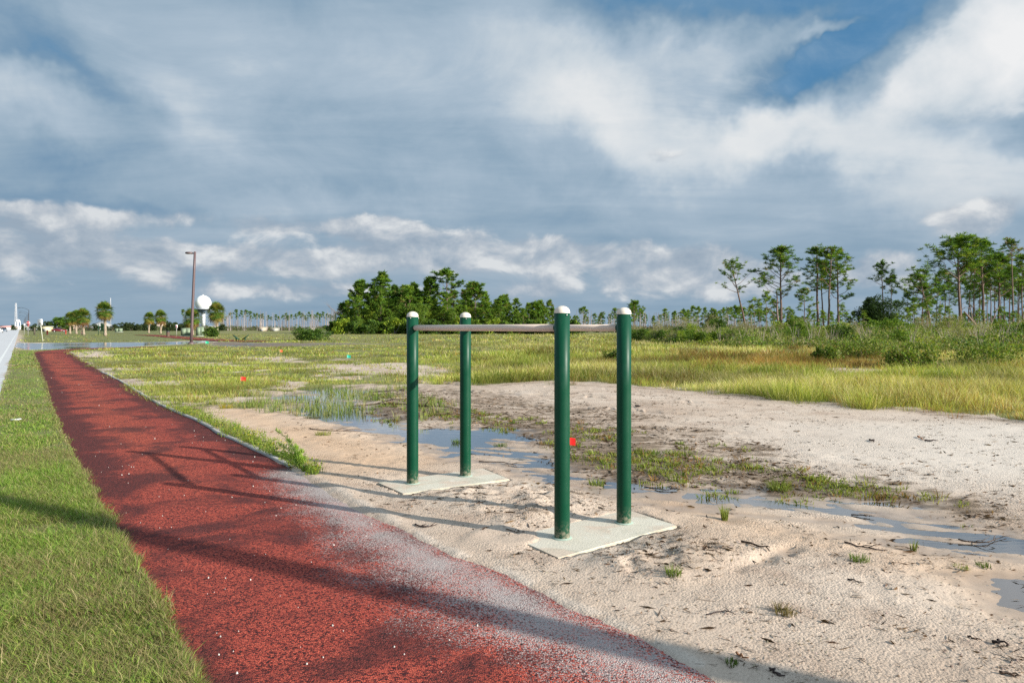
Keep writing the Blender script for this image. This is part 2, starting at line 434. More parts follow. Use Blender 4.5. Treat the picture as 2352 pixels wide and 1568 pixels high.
def masks(X, Y):
    """what the ground is made of at each point (0..1 weights) and its height"""
    u, v = UV(X, Y)
    n1 = fbm(X * 1.3, Y * 1.3, 3, 4); n2 = fbm(X * 0.35, Y * 0.35, 7, 4); n3 = fbm(X * 5, Y * 5, 12, 3)
    far = np.clip(Y / 12.0, 0.25, 30)
    dp = sdf(PATH_POLY, X, Y); dr = sdf(ROAD_POLY, X, Y); ds = sdf(SIDE_POLY, X, Y)
    dc = np.minimum(sdf(CHANNEL, X, Y), sdf(POOL2, X, Y)) + (n1 - 0.5) * 0.9 * np.clip(far, 0.3, 1.6) + (n3 - 0.5) * 0.35
    df = sdf(FIELD, X, Y) + (n1 - 0.5) * 2.6 + (n2 - 0.5) * 1.6 + (n3 - .5) * .8
    dw = sdf(WEEDS, X, Y) + (n3 - 0.5) * 0.25
    dm = sdf(MARSH, X, Y) + (n1 - 0.5) * 2.2
    field = sstep(df, 0.25, -0.35)
    near_left = field * sstep(u, 1000, 700) * sstep(v, 800, 840)
    bare = np.zeros_like(X)
    for q in SANDPATCH: bare = np.maximum(bare, sstep(sdf(q, X, Y) + (n1 - 0.5) * 1.0 * np.clip(far, .5, 2.5), 0.3, -0.3) * 0.9)
    bare = np.maximum(bare, near_left * sstep(n1 * 0.6 + n2 * 0.5, 0.60, 0.74))
    field = field * (1 - bare)
    # verge between main road and path
    left_of_path = (X < np.interp(Y, [p[1] for p in pl_w[::-1]], [p[0] for p in pl_w[::-1]]) + 0.02) & (dp > 0)
    verge = np.where(left_of_path & (X > road_x(Y) - 0.02), 1.0, 0.0) * sstep(ds, 0.05, 0.5) * (Y < 58)
    farv = (sstep(Y, 60, 70)) * sstep(dr, 0.3, 1.0) * sstep(ds, 0.3, 1.5)
    mud = sstep(sdf(MUDTRACK, X, Y) + (n1 - 0.5) * 1.5, 1.0, -1.0)
    verge = np.maximum(verge, farv * (X < wx(470, Y) ))
    field = np.maximum(field, farv * (1 - bare)) * (1 - mud) * sstep(ds, -0.1, 0.6)
    weeds = sstep(dw, 0.12, -0.12)
    marsh = sstep(dm, 0.5, -0.6)
    orange = np.maximum(sstep(sdf(ORANGE, X, Y), 0.8, -0.8), 0.75 * sstep(sdf(ORANGE2, X, Y), 0.6, -0.6)) * (0.55 + 0.6 * n2)
    rough = np.maximum(sstep(sdf(ROUGH1, X, Y) + (n3 - 0.5) * .4, 0.2, -0.25), sstep(sdf(ROUGH2, X, Y) + (n3 - 0.5) * .3, 0.15, -0.2))
    h = (n2 - 0.5) * 0.05 * np.clip(Y / 15, 0.4, 2.0) + (n1 - 0.5) * 0.018
    h = h + 0.012 * sstep(dc, 0.2, 1.5)
    h = h + rough * (0.060 * (0.1 + n3) + 0.026 * (fbm(X * 14, Y * 14, 21, 2) - 0.3))
    h = h + 0.012 * (n3 - 0.5)
    fine = fbm(X * 22, Y * 22, 31, 2)
    h = h + 0.011 * (fine - 0.5) * sstep(Y, 14, 7) * (.3 + .9 * sstep(n1, .42, .58))
    # a gully washed out beside the near pad
    gl = GP([(1640,1300),(1690,1305),(1790,1262),(1850,1235),(1800,1262),(1700,1315)])
    h = h - 0.035 * sstep(sdf(gl, X, Y) + (n3 - .5) * .22, 0.09, -0.05)
    # channel
    st_ = fbm((X * .93 - Y * .36) * 0.9, (X * .36 + Y * .93) * 6.0, 33, 3)
    dc = dc + (st_ - 0.5) * 0.55
    depth = 0.040 * sstep(dc, 0.55, -0.30) + 0.022 * sstep(dc, -0.2, -1.1)
    film = sstep(v, 1215, 1100) * 0.010
    filmz = sstep(v, 1112, 1132) * sstep(u, 1230, 1330) * sstep(u, 2080, 1900)
    depth = depth - filmz * 0.0115 * sstep(dc, 0.3, -0.4) - 0.018 * sstep(st_, 0.48, 0.60) * sstep(n1, .38, .55) * sstep(dc, 0.2, -0.2)
    h = np.where(dc < 0.6, h * sstep(dc, -0.3, 0.6) + (1 - sstep(dc, -0.3, 0.6)) * ((n3 - 0.5) * 0.014 + 0.004 + marsh * 0.014), h) - depth
    # wheel ruts on the sandy track
    tb = sstep(sdf(TRACKBAND, X, Y), 0.2, -0.6) * sstep(u, 1900, 1300)
    q = (Y - 0.0) + X * 0.50
    h = h - tb * 0.05 * (sstep(np.abs(np.mod(q + n1 * .8, 2.3) - 1.1), 0.22, 0.08)) * (n1 > .42)
    # path bed, pad beds
    inpath = sstep(dp, 0.02, -0.06)
    rightside = X > 0.5 * (np.interp(Y, [p[1] for p in pl_w[::-1]], [p[0] for p in pl_w[::-1]]) + np.interp(Y, [p[1] for p in pr_w[::-1]], [p[0] for p in pr_w[::-1]]))
    over = 0.004 * sstep(np.abs(dp), 0.28, 0.02)
    lift = np.where(rightside, 0.010, 0.018)
    h = h * (1 - sstep(dp, 0.7, 0.1) * 0.75) + lift * sstep(dp, 0.8, 0.05) + over
    ragged = 0.010 + (n3 - 0.5) * 0.022 + (fine - 0.5) * 0.010 + 0.024 * sstep(v, 1085, 1115) * sstep(v, 1215, 1180)
    near_e = (dp > -0.5) & (dp < 0.22) & rightside & (Y < 14) & (v > 1050)
    blend = sstep(dp, 0.22, 0.04)
    h = np.where(near_e & (dp >= 0), h * (1 - blend) + ragged * blend, h)
    inside_h = np.where(near_e, np.maximum(ragged + dp * 0.36, -0.10), -0.10)
    h = np.where(dp < 0, np.where(near_e, inside_h, h * (1 - inpath) - 0.10 * inpath), h)
    for pad, hh in ((PAD1, 0.0), (PAD2, 0.004)):
        dd = sdf(pad, X, Y)
        h = np.where(dd < 0.35, h * sstep(dd, 0.02, 0.35) + (1 - sstep(dd, 0.02, 0.35)) * (hh + (n3 - 0.5) * 0.035), h)
        cov = sstep(np.hypot(X - G(1160, 1236)[0], Y - G(1160, 1236)[1]) + (n3 - .5) * .16, 0.34, 0.20) if hh else 0 * X
        h = np.where(dd < 0.0, -0.08 * (1 - cov) + 0.024 * cov, h + 0.016 * cov)
    h = np.where(dr < -0.15, -0.12, h); h = np.where(ds < -0.05, -0.12, h)
    h = h - mud * 0.055 * sstep(n1, 0.42, 0.58)
    litt = sstep(sdf(LITTER, X, Y) + (n1 - .5) * 2.4, 0.5, -0.5)
    return dict(litt=litt, fine=fine, field=field, verge=verge, weeds=weeds, marsh=marsh, orange=np.clip(orange, 0, 1), rough=rough, mud=mud, bare=bare, h=h, dp=dp, dc=dc, dr=dr, ds=ds, u=u, v=v, n1=n1, n2=n2, n3=n3)

def ground_z(x, y):
    m = masks(np.array([float(x)]), np.array([float(y)])); return float(m['h'][0])

# ================================================================== ground
def axis(lo, hi, c0, c1, fine, g=0.02, cap=30.0):
    a = list(np.arange(c0, c1, fine))
    x = c1; s = fine
    while x < hi: a.append(x); s = min(s * (1 + g), cap); x += s
    a.append(hi)
    b = []; x = c0; s = fine
    while x > lo:
        s = min(s * (1 + g), cap); x -= s; b.append(x)
    b.append(lo)
    return np.array(sorted(set(b + a)))
xs = axis(-2500, 2500, -3.6, 4.2, 0.026, 0.021, 60)
ys = axis(-60, 3500, 3.0, 8.6, 0.026, 0.018, 60)
XX, YY = np.meshgrid(xs, ys)
mk = masks(XX.ravel(), YY.ravel())
def ground():
    m = mk
    V = np.stack([XX.ravel(), YY.ravel(), m['h']], -1)
    ny, nx = XX.shape
    i = (np.arange(ny - 1)[:, None] * nx + np.arange(nx - 1)[None]).ravel()
    Q = np.stack([i, i + 1, i + nx + 1, i + nx], -1)
    b = MB(); b.add(V, Q)
    n2, n1, n3 = m['n2'], m['n1'], m['n3']
    # attribute A: vegetated ground, orange iron-stained sand, dark litter ; B: mud, pale, wet
    veg = np.clip(m['field'] + m['verge'] + 0.8 * m['weeds'], 0, 1)
    lit = np.clip(m['litt'] * (0.15 + 0.95 * n3) + m['marsh'] * (0.25 + 0.6 * n3) + 0.8 * m['rough'] * (n1 > .45) * .6 + 0.7 * sstep(np.abs(sdf(FIELD, XX.ravel(), YY.ravel()) - 0.25 + (n1 - .5) * .6), 0.5, 0.0), 0, 1)
    b.C = [np.stack([veg, m['orange'], lit], -1)]
    me = b.mesh('ground', None, True)
    ca = me.color_attributes.new('sub', 'FLOAT_COLOR', 'POINT')
    wet = sstep(m['h'], 0.000, -0.030) * sstep(m['dp'], -0.05, 0.1) * (YY.ravel() > 0) * (m['dr'] > .4) * (m['ds'] > .4)
    pale = sstep(m['u'], 1300, 2300) * sstep(m['v'], 1220, 1050) * sstep(m['v'], 940, 990)
    vergew = m['verge']
    pale = np.maximum(pale, .45 * sstep(np.abs(m['dp'] - .01), .07, .02) * (m['v'] > 1040) * (m['n3'] > .42))
    ca.data.foreach_set('color', np.stack([m['mud'], pale, np.clip(wet, 0, 1), vergew], -1).astype(np.float32).ravel())
    mt, t = blank_mat('sandy_ground')
    p = obco(t)
    a = t.n('ShaderNodeAttribute', attribute_name='col').outputs['Color']
    s = t.n('ShaderNodeAttribute', attribute_name='sub')
    aa = t.n('ShaderNodeSeparateColor', {'Color': a}).outputs
    ss = t.n('ShaderNodeSeparateColor', {'Color': s.outputs['Color']}).outputs
    big = t.noise(p, 0.55, 6, 0.6); med = t.noise(p, 4.0, 6, 0.6); fin = t.noise(p, 55.0, 5, 0.7); grit = t.noise(p, 190.0, 3, 0.7)
    sand = t.ramp(big, [(0.3, (0.42, 0.315, 0.235)), (0.5, (0.52, 0.41, 0.32)), (0.7, (0.60, 0.495, 0.40))])
    sand = t.mix(t.step(t.noise(p, 1.6, 5, 0.6), 0.50, 0.68, 0, 0.65), sand, (0.37, 0.265, 0.195))
    sand = t.mix(ss[1], sand, (0.60, 0.52, 0.44))
    sand = t.mix(t.m('MULTIPLY', aa[1], 0.9), sand, t.mix(med, (0.50, 0.31, 0.175), (0.62, 0.43, 0.28)))
    sand = t.mix(t.step(fin, 0.45, 0.70, 0, 0.26), sand, (0.26, 0.18, 0.13))
    sand = t.mix(t.step(grit, 0.60, 0.70, 0, 0.26), sand, (0.14, 0.10, 0.075))
    # scattered organic crumbs and streaks of washed litter
    crumb = t.noise(t.v('MULTIPLY', p, (9.0, 26.0, 9.0)), 1.0, 6, 0.72, 0.6)
    sand = t.mix(t.step(crumb, 0.60, 0.66, 0, 0.8), sand, (0.10, 0.07, 0.05))
    lf = t.m('ADD', t.m('MULTIPLY', aa[2], 0.27), t.m('SUBTRACT', t.noise(t.v('MULTIPLY', p, (2.2, 6.5, 2.2)), 1.0, 8, 0.72, 0.5), 0.52))
    sand = t.mix(t.m('MULTIPLY', aa[2], 0.7), sand, t.mix(med, (0.30, 0.215, 0.15), (0.44, 0.33, 0.245)))
    litc = t.mix(t.step(fin, 0.35, 0.65), (0.075, 0.052, 0.034), (0.22, 0.15, 0.09))
    sand = t.mix(t.step(lf, 0.10, 0.24, 0, 0.85), sand, litc)
    soil = t.ramp(t.noise(p, 0.9, 8, 0.68), [(0.3, (0.10, 0.12, 0.030)), (0.48, (0.20, 0.20, 0.055)), (0.62, (0.27, 0.255, 0.09)), (0.8, (0.33, 0.27, 0.14))])
    soil = t.mix(t.m('MULTIPLY', s.outputs['Alpha'], 0.7), soil, t.mix(med, (0.10, 0.13, 0.030), (0.20, 0.22, 0.06)))
    soil = t.mix(t.step(fin, 0.35, 0.6, 0, 0.5), soil, (0.10, 0.085, 0.04))
    c = t.mix(t.step(t.m('ADD', aa[0], t.m('MULTIPLY', t.m('SUBTRACT', med, 0.5), 0.9)), 0.35, 0.65), sand, soil)
    c = t.mix(t.m('MULTIPLY', ss[0], 0.9), c, t.mix(med, (0.07, 0.055, 0.042), (0.20, 0.16, 0.12)))
    wetf = ss[2]
    c = t.mix(t.m('MULTIPLY', wetf, 0.60), c, t.mix(1.0, c, (0.52, 0.48, 0.44), 'MULTIPLY'))
    ro = t.step(wetf, 0.25, 0.95, 0.92, 0.30)
    pits = t.n('ShaderNodeTexVoronoi', {'Vector': p, 'Scale': 62.0}).outputs['Distance']
    hh = t.m('ADD', t.m('MULTIPLY', t.noise(p, 30.0, 6, 0.72), 1.0), t.m('MULTIPLY', pits, -0.45))
    hh = t.m('ADD', hh, t.m('MULTIPLY', grit, 0.10))
    bp = t.n('ShaderNodeBump', {'Height': hh, 'Strength': t.m('MULTIPLY', t.step(t.noise(p, 0.8, 4, 0.6), 0.40, 0.58, 0.40, 1.0), t.step(wetf, 0.0, 0.8, 0.85, 0.08)), 'Distance': 0.018})
    b_ = t.n('ShaderNodeBsdfPrincipled', {'Base Color': c, 'Roughness': ro, 'Normal': bp.outputs[0], 'Specular IOR Level': 0.35})
    out(t, b_.outputs[0])
    me.materials.append(mt)
    o = bpy.data.objects.new('ground', me); COL.objects.link(o); tag(o, kind='structure')
ground()

def flat_sheet(name, poly, z, mat, skirt=0.15, kind='structure'):
    n = len(poly)
    import bmesh
    bm = bmesh.new()
    vs = [bm.verts.new((x, y, z)) for x, y in poly]
    f = bm.faces.new(vs)
    if f.normal.z < 0: f.normal_flip()
    bm.normal_update()
    r = bmesh.ops.extrude_face_region(bm, geom=[f])
    for g in r['geom']:
        if isinstance(g, bmesh.types.BMVert): pass
    for v in vs: v.co.z -= skirt
    bmesh.ops.recalc_face_normals(bm, faces=bm.faces)
    me = bpy.data.meshes.new(name); bm.to_mesh(me); bm.free()
    me.materials.append(mat)
    o = bpy.data.objects.new(name, me); COL.objects.link(o)
    return tag(o, kind=kind)

# ---- standing water
def water():
    m, t = blank_mat('standing_water')
    p = obco(t)
    bp = t.n('ShaderNodeBump', {'Height': t.noise(t.v('MULTIPLY', p, (3.0, 9.0, 1)), 1.0, 3, 0.5), 'Strength': 0.06, 'Distance': 0.02})
    gl = t.n('ShaderNodeBsdfGlossy', {'Color': (0.92, 0.95, 1.0, 1), 'Roughness': 0.03, 'Normal': bp.outputs[0]})
    tr = t.n('ShaderNodeBsdfTransparent', {'Color': (0.80, 0.76, 0.68, 1)})
    fr = t.n('ShaderNodeFresnel', {'IOR': 1.40, 'Normal': bp.outputs[0]})
    ms = t.n('ShaderNodeMixShader', {0: t.m('MULTIPLY_ADD', fr.outputs[0], 1.55, 0.05, clamp=True), 1: tr.outputs[0], 2: gl.outputs[0]})
    out(t, ms.outputs[0])
    for (x0, y0, x1, y1) in ((-9.5, 3.0, 14.0, 19.5), (-50.0, 50.0, -5.0, 90.0)):
        nx, ny = 12, 12
        b = MB()
        X, Y = np.meshgrid(np.linspace(x0, x1, nx), np.linspace(y0, y1, ny))
        i = (np.arange(ny - 1)[:, None] * nx + np.arange(nx - 1)[None]).ravel()
        zz = WL if y0 < 40 else -0.035
        b.add(np.stack([X.ravel(), Y.ravel(), np.full(X.size, zz)], -1), np.stack([i, i + 1, i + nx + 1, i + nx], -1))
        o = b.obj('puddle_water', m); tag(o, kind='structure')
water()

# ================================================================== running path of red rubber crumb
def red_mat(sandy=True):
    m, t = blank_mat('red_rubber_crumb')
    p = obco(t)
    a = t.n('ShaderNodeAttribute', attribute_name='col').outputs['Color']
    aa = t.n('ShaderNodeSeparateColor', {'Color': a}).outputs
    vo = t.n('ShaderNodeTexVoronoi', {'Vector': p, 'Scale': 125.0, 'Randomness': 1.0})
    rnd = t.n('ShaderNodeSeparateColor', {'Color': vo.outputs['Color']}).outputs
    gr = t.noise(p, 70.0, 4, 0.7)
    red = t.ramp(t.m('ADD', t.m('MULTIPLY', rnd[0], 0.7), t.m('MULTIPLY', gr, 0.35)), [(0.20, (0.020, 0.008, 0.009)), (0.36, (0.085, 0.017, 0.017)), (0.54, (0.33, 0.050, 0.033)), (0.86, (0.50, 0.100, 0.060))])
    # worn darker blotches
    blot = t.noise(t.v('MULTIPLY', p, (1.0, 1.0, 1.0)), 1.15, 8, 0.66, 0.4)
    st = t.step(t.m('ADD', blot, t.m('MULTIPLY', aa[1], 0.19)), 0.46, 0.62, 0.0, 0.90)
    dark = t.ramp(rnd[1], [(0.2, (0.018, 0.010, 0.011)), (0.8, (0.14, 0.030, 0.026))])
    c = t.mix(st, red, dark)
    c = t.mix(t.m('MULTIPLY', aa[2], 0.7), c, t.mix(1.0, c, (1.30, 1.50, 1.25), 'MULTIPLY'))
    # pale sand washed over the crumb
    sn = t.m('ADD', t.m('MULTIPLY', aa[0], 0.84), t.m('MULTIPLY', t.m('SUBTRACT', t.noise(p, 2.6, 6, 0.6, 0.3), 0.5), 0.6))
    sn = t.m('ADD', sn, t.m('MULTIPLY', t.m('SUBTRACT', rnd[2], 0.5), 0.42))
    sn = t.m('ADD', sn, t.m('MULTIPLY', t.m('SUBTRACT', t.noise(p, 60.0, 4, 0.75), 0.5), 0.7))
    c = t.mix(t.m('MULTIPLY', t.step(sn, 0.26, 0.66), 0.80), c, t.mix(gr, (0.30, 0.26, 0.24), (0.58, 0.53, 0.50)))
    h = t.m('ADD', t.m('MULTIPLY', vo.outputs['Distance'], -0.9), t.m('MULTIPLY', gr, 0.8))
    bp = t.n('ShaderNodeBump', {'Height': h, 'Strength': 0.55, 'Distance': 0.012})
    b = t.n('ShaderNodeBsdfPrincipled', {'Base Color': c, 'Roughness': 0.9, 'Normal': bp.outputs[0], 'Specular IOR Level': 0.22})
    out(t, b.outputs[0]); return m
M_RED = red_mat()
def resample(P, n, k=0.5):
    P = np.array(P); s = np.concatenate([[0], np.cumsum(np.linalg.norm(np.diff(P, axis=0), axis=1))])
    # finer steps at the near end
    t = s[-1] * (1 - (1 - np.linspace(0, 1, n)) ** (1.0)) ; t = s[-1] * np.linspace(0, 1, n) ** k
    return np.stack([np.interp(t, s, P[:, 0]), np.interp(t, s, P[:, 1])], -1)
def path():
    n, mcr = 520, 60
    L = resample(pl_w, n); Rr = resample(pr_w, n)
    t = np.linspace(-0.10, 1.10, mcr)
    P = L[:, None] + (Rr - L)[:, None] * t[None, :, None]
    X = P[..., 0].ravel(); Y = P[..., 1].ravel(); tt = np.tile(t, n)
    z = 0.012 * (1 - (2 * tt - 1) ** 2) + 0.006 * (fbm(X * 2, Y * 2, 5, 3) - 0.5)
    z = np.where((tt < -0.07) | (tt > 1.07), -0.09, z)
    # never beyond the side road
    u, v = UV(X, Y)
    q = GP([(700,1085),(760,1118),(830,1155),(930,1206),(1057,1270),(1169,1312),(1264,1362),(1400,1425),(1560,1500),(1700,1580)]) + [(3.9, -1.2)]
    P_ = np.array(q); dd = np.full(X.shape, 1e9)
    for i in range(len(P_) - 1):
        a, e = P_[i], P_[i + 1] - P_[i]
        s_ = np.clip(((X - a[0]) * e[0] + (Y - a[1]) * e[1]) / (e @ e), 0, 1)
        dd = np.minimum(dd, np.hypot(X - a[0] - s_ * e[0], Y - a[1] - s_ * e[1]))
    reach = np.interp(v, [1040, 1080, 1180, 1300, 1450, 1568], [0.35, 0.75, 1.0, 1.25, 1.35, 1.1])
    sand = np.clip(1 - dd / reach, 0, 1) ** 1.25 * np.where(v > 1180, 0.50 + 0.5 * sstep(dd, 0.03, 0.30), 1.0)
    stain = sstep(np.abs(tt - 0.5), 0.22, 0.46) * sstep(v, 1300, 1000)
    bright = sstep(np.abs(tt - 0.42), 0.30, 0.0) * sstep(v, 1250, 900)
    i = (np.arange(n - 1)[:, None] * mcr + np.arange(mcr - 1)[None]).ravel()
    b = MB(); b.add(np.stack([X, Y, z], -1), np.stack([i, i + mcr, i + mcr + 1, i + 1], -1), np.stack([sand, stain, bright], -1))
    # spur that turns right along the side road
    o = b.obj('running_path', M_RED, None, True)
    tag(o, kind='structure')
    b = MB()
    top = resample(GP([(78,812),(84,808),(112,805),(159,802),(199,800),(239,799),(290,797.6),(360,796)]), 60, 1)
    bot = resample(GP([(160,811),(158,810),(160,808),(165,805.5),(189,803),(239,801),(290,799.2),(360,797.4)]), 60, 1)
    X = np.stack([top[:, 0], bot[:, 0]], 1).ravel(); Y = np.stack([top[:, 1], bot[:, 1]], 1).ravel()
    i = np.arange(59) * 2
    b.add(np.stack([X, Y, np.full(X.shape, 0.022)], -1), np.stack([i, i + 1, i + 3, i + 2], -1), (0, 0.3, 0.4))
    i = np.arange(59) * 2
    tag(b.obj('running_path_bend', M_RED), kind='structure')
    b = MB()
    c1 = np.array(GP([(330,769.5),(367.5,771.2),(440.6,777.7),(498.7,781.4),(530,783.2),(600,785)]))
    for off, k in ((1.5, 0),):
        A_ = c1 + [1.6, 1.2]; B_ = c1 - [1.6, 1.2]
        X = np.stack([A_[:, 0], B_[:, 0]], 1).ravel(); Y = np.stack([A_[:, 1], B_[:, 1]], 1).ravel(); n_ = len(c1)
        i = np.arange(n_ - 1) * 2
        b.add(np.stack([X, Y, np.full(X.shape, 0.06)], -1), np.stack([i, i + 1, i + 3, i + 2], -1), (0, 0.2, 0.0))
    tag(b.obj('running_path_beyond', M_RED), kind='structure')
    # concrete edging showing on the right side
    b = MB(); E = np.array(GP(PATH_R))[3:16]; E = resample(E, 160, 1)
    tg = np.gradient(E, axis=0); tg /= np.linalg.norm(tg, axis=1)[:, None]; nr = np.stack([tg[:, 1], -tg[:, 0]], -1)
    sgn = 1 if (nr[50] @ np.array([1, 0])) > 0 else -1; nr *= sgn
    wv = 0.030 + 0.035 * fbm(E[:, 0] * 3, E[:, 1] * 3, 4, 3) ; js = (0.05 * (fbm(E[:, 0] * 2, E[:, 1] * 2, 9, 3) - .5))
    a0 = E + nr * (js - 0.02)[:, None]; a1 = E + nr * (js + wv)[:, None]
    X = np.stack([a0[:, 0], a0[:, 0], a1[:, 0], a1[:, 0]], 1).ravel(); Y = np.stack([a0[:, 1], a0[:, 1], a1[:, 1], a1[:, 1]], 1).ravel()
    z = np.tile([-0.06, 0.020, 0.022, -0.06], len(E)) + np.repeat(0.008 * (fbm(E[:, 0] * 4, E[:, 1] * 4, 2, 3) - .6), 4)
    fs = []
    for k in range(3):
        i = np.arange(len(E) - 1) * 4 + k; fs.append(np.stack([i, i + 1, i + 5, i + 4], -1))
    b.add(np.stack([X, Y, z], -1), fs)
    tag(b.obj('path_edging', simple('weathered_edging', (0.36, 0.34, 0.31), 0.9, 0.35, 12, bump=0.4)), kind='structure')
path()

# ================================================================== roads
def roads():
    m, t = blank_mat('worn_light_road')
    p = obco(t)
    c = t.mix(t.noise(p, 0.35, 7, 0.65), (0.44, 0.44, 0.445), (0.56, 0.56, 0.565))
    c = t.mix(t.step(t.noise(p, 30, 4, 0.7), 0.5, 0.7, 0, 0.35), c, (0.2, 0.2, 0.2))
    b = t.n('ShaderNodeBsdfPrincipled', {'Base Color': c, 'Roughness': 0.95, 'Specular IOR Level': 0.1}); out(t, b.outputs[0])
    flat_sheet('main_road', ROAD_POLY, 0.012, m, 0.3)
    wm = simple('white_road_paint', (0.62, 0.62, 0.60), 0.7, 0.25, 3)
    # edge line and ragged gravel shoulder
    b = MB()
    for s in np.arange(-20, 420, 6.0):
        x0, y0 = road_x(s), s; x1, y1 = road_x(s + 6.0), s + 6.0
        b.add([(x0 + nrm[0] * 0.45, y0 + nrm[1] * .45, 0.016), (x1 + nrm[0] * 0.45, y1 + nrm[1] * .45, 0.016), (x1 + nrm[0] * .33, y1 + nrm[1] * .33, 0.016), (x0 + nrm[0] * .33, y0 + nrm[1] * .33, 0.016)], np.array([[0, 3, 2, 1]]))
    tag(b.obj('road_edge_line', wm), kind='structure')
    m, t = blank_mat('wet_asphalt')
    p = obco(t)
    f = t.noise(t.v('MULTIPLY', p, (1, 0.6, 1)), 0.22, 6, 0.6)
    c = t.mix(f, (0.16, 0.165, 0.17), (0.30, 0.305, 0.31))
    b = t.n('ShaderNodeBsdfPrincipled', {'Base Color': c, 'Roughness': t.step(f, 0.42, 0.66, 0.05, 0.22), 'Specular IOR Level': 0.8}); out(t, b.outputs[0])
    flat_sheet('side_road', SIDE_POLY, 0.016, m, 0.2)
roads()

# ================================================================== the fitness bars
def bars():
    green, t = blank_mat('green_powder_coat')
    p = obco(t)
    sp_ = t.n('ShaderNodeSeparateXYZ', {'Vector': p})
    dirt = t.m('MULTIPLY', t.step(sp_.outputs['Z'], 0.16, 0.0), t.step(t.noise(p, 30, 6, 0.7), 0.42, 0.62))
    scr = t.step(t.noise(t.v('MULTIPLY', p, (1, 1, 0.35)), 42.0, 4, 0.75), 0.725, 0.755)
    c = t.mix(t.noise(p, 3, 4), (0.001, 0.044, 0.020), (0.0015, 0.056, 0.026))
    sm = t.step(t.noise(t.v('MULTIPLY', p, (1, 1, .4)), 7.0, 7, 0.7), 0.5, 0.75, 0, 0.16)
    c = t.mix(sm, c, (0.10, 0.15, 0.12))
    c = t.mix(t.m('MULTIPLY', scr, 0.55), c, (0.42, 0.50, 0.44))
    c = t.mix(t.m('MULTIPLY', dirt, 0.65), c, (0.36, 0.30, 0.22))
    bp = t.n('ShaderNodeBump', {'Height': t.noise(p, 90, 3, 0.6), 'Strength': 0.04, 'Distance': 0.01})
    b = t.n('ShaderNodeBsdfPrincipled', {'Base Color': c, 'Roughness': t.step(t.noise(p, 6, 5), .3, .7, 0.36, 0.50), 'Specular IOR Level': 0.22, 'Normal': bp.outputs[0]}); out(t, b.outputs[0])
    beige = simple('beige_powder_coat', (0.70, 0.56, 0.46), 0.6, 0.06, 5)
    steel = simple('bolt_steel', (0.55, 0.55, 0.52), 0.35, 0.1, 20, metal=0.8)
    conc, t = blank_mat('pale_concrete')
    p = obco(t)
    c = t.mix(t.noise(p, 2.5, 7, 0.6), (0.50, 0.455, 0.36), (0.64, 0.59, 0.49))
    c = t.mix(t.step(t.noise(p, 2.4, 8, 0.66, 0.8), 0.46, 0.60, 0, 0.85), c, (0.56, 0.44, 0.34))
    c = t.mix(t.step(t.noise(p, 4.0, 5, 0.6, 1.0), 0.60, 0.70, 0, 0.55), c, (0.70, 0.67, 0.61))
    c = t.mix(t.step(t.noise(p, 120.0, 4, 0.7), 0.5, 0.7, 0, 0.4), c, (0.30, 0.29, 0.25))
    c = t.mix(t.step(t.noise(p, 1.7, 8, 0.7, 1.2), 0.52, 0.64, 0, 0.45), c, (0.33, 0.32, 0.24))
    bp = t.n('ShaderNodeBump', {'Height': t.noise(p, 60, 5, 0.7), 'Strength': 0.45, 'Distance': 0.01})
    b = t.n('ShaderNodeBsdfPrincipled', {'Base Color': c, 'Roughness': 0.85, 'Normal': bp.outputs[0]}); out(t, b.outputs[0])
    root = thing('fitness_bars', 'parallel bars on four green posts with white dome caps and two long beige bars', 'fitness bars', (0, 0, 0))
    base = {'front_left': G(947.5, 1112), 'front_left_b': G(1069, 1095), 'near_left': G(1291, 1238), 'near_right': G(1433, 1203)}
    r = 0.0590; H = 1.70
    P = list(base.values())
    for i, (x, y) in enumerate(P):
        b = MB(); b.lathe((0, 0, 0), [(r, -0.05), (r, 0.02), (r, H * .33), (r, H * .66), (r, H), (r - 0.004, H + 0.001)], 40)
        post = b.obj('post', green, root, True); post.location = (x, y, 0.01)
        cap = MB(); q = 0.0602
        prof = [(q, -0.006), (q, 0.003)] + [(q * math.cos(a) * 0.985, 0.005 + 0.045 * math.sin(a)) for a in np.linspace(0, math.pi / 2 - 0.02, 10)] + [(0.0005, 0.050)]
        cap.lathe((0, 0, 0), prof, 40)
        c_ = cap.obj('cap', simple('white_cap', (0.66, 0.585, 0.49), 0.5, 0.04, 8) if i == 0 else bpy.data.materials['white_cap'], post, True); c_.location = (0, 0, H + 0.004)
        for k in range(3):
            a = -1.75 + i * 0.35 + k * 2.094
            bo = MB(); bo.lathe((0, 0, 0), [(0.0055, 0), (0.0055, 0.003), (0.002, 0.0045), (0.0002, 0.0046)], 10)
            o = bo.obj('bolt', steel, post, True); o.location = (math.cos(a) * (r + .0035), math.sin(a) * (r + .0035), H - 0.016)
            o.rotation_euler = (0, math.pi / 2, a)
            o.rotation_euler = Vector((math.cos(a), math.sin(a), 0)).to_track_quat('Z', 'Y').to_euler()
        # weld grout ring at the foot
        gbm = MB(); gbm.lathe((0, 0, 0), [(r + 0.0185, 0.0), (r + 0.012, 0.004), (r + 0.0008, 0.008)], 28)
        o = gbm.obj('base_ring', simple('foot_seal', (0.30, 0.38, 0.31), 0.8, 0.4, 40) if i == 0 else bpy.data.materials['foot_seal'], post, True); o.location = (0, 0, 0.0035)
    BZ = 1.597; br = 0.0285
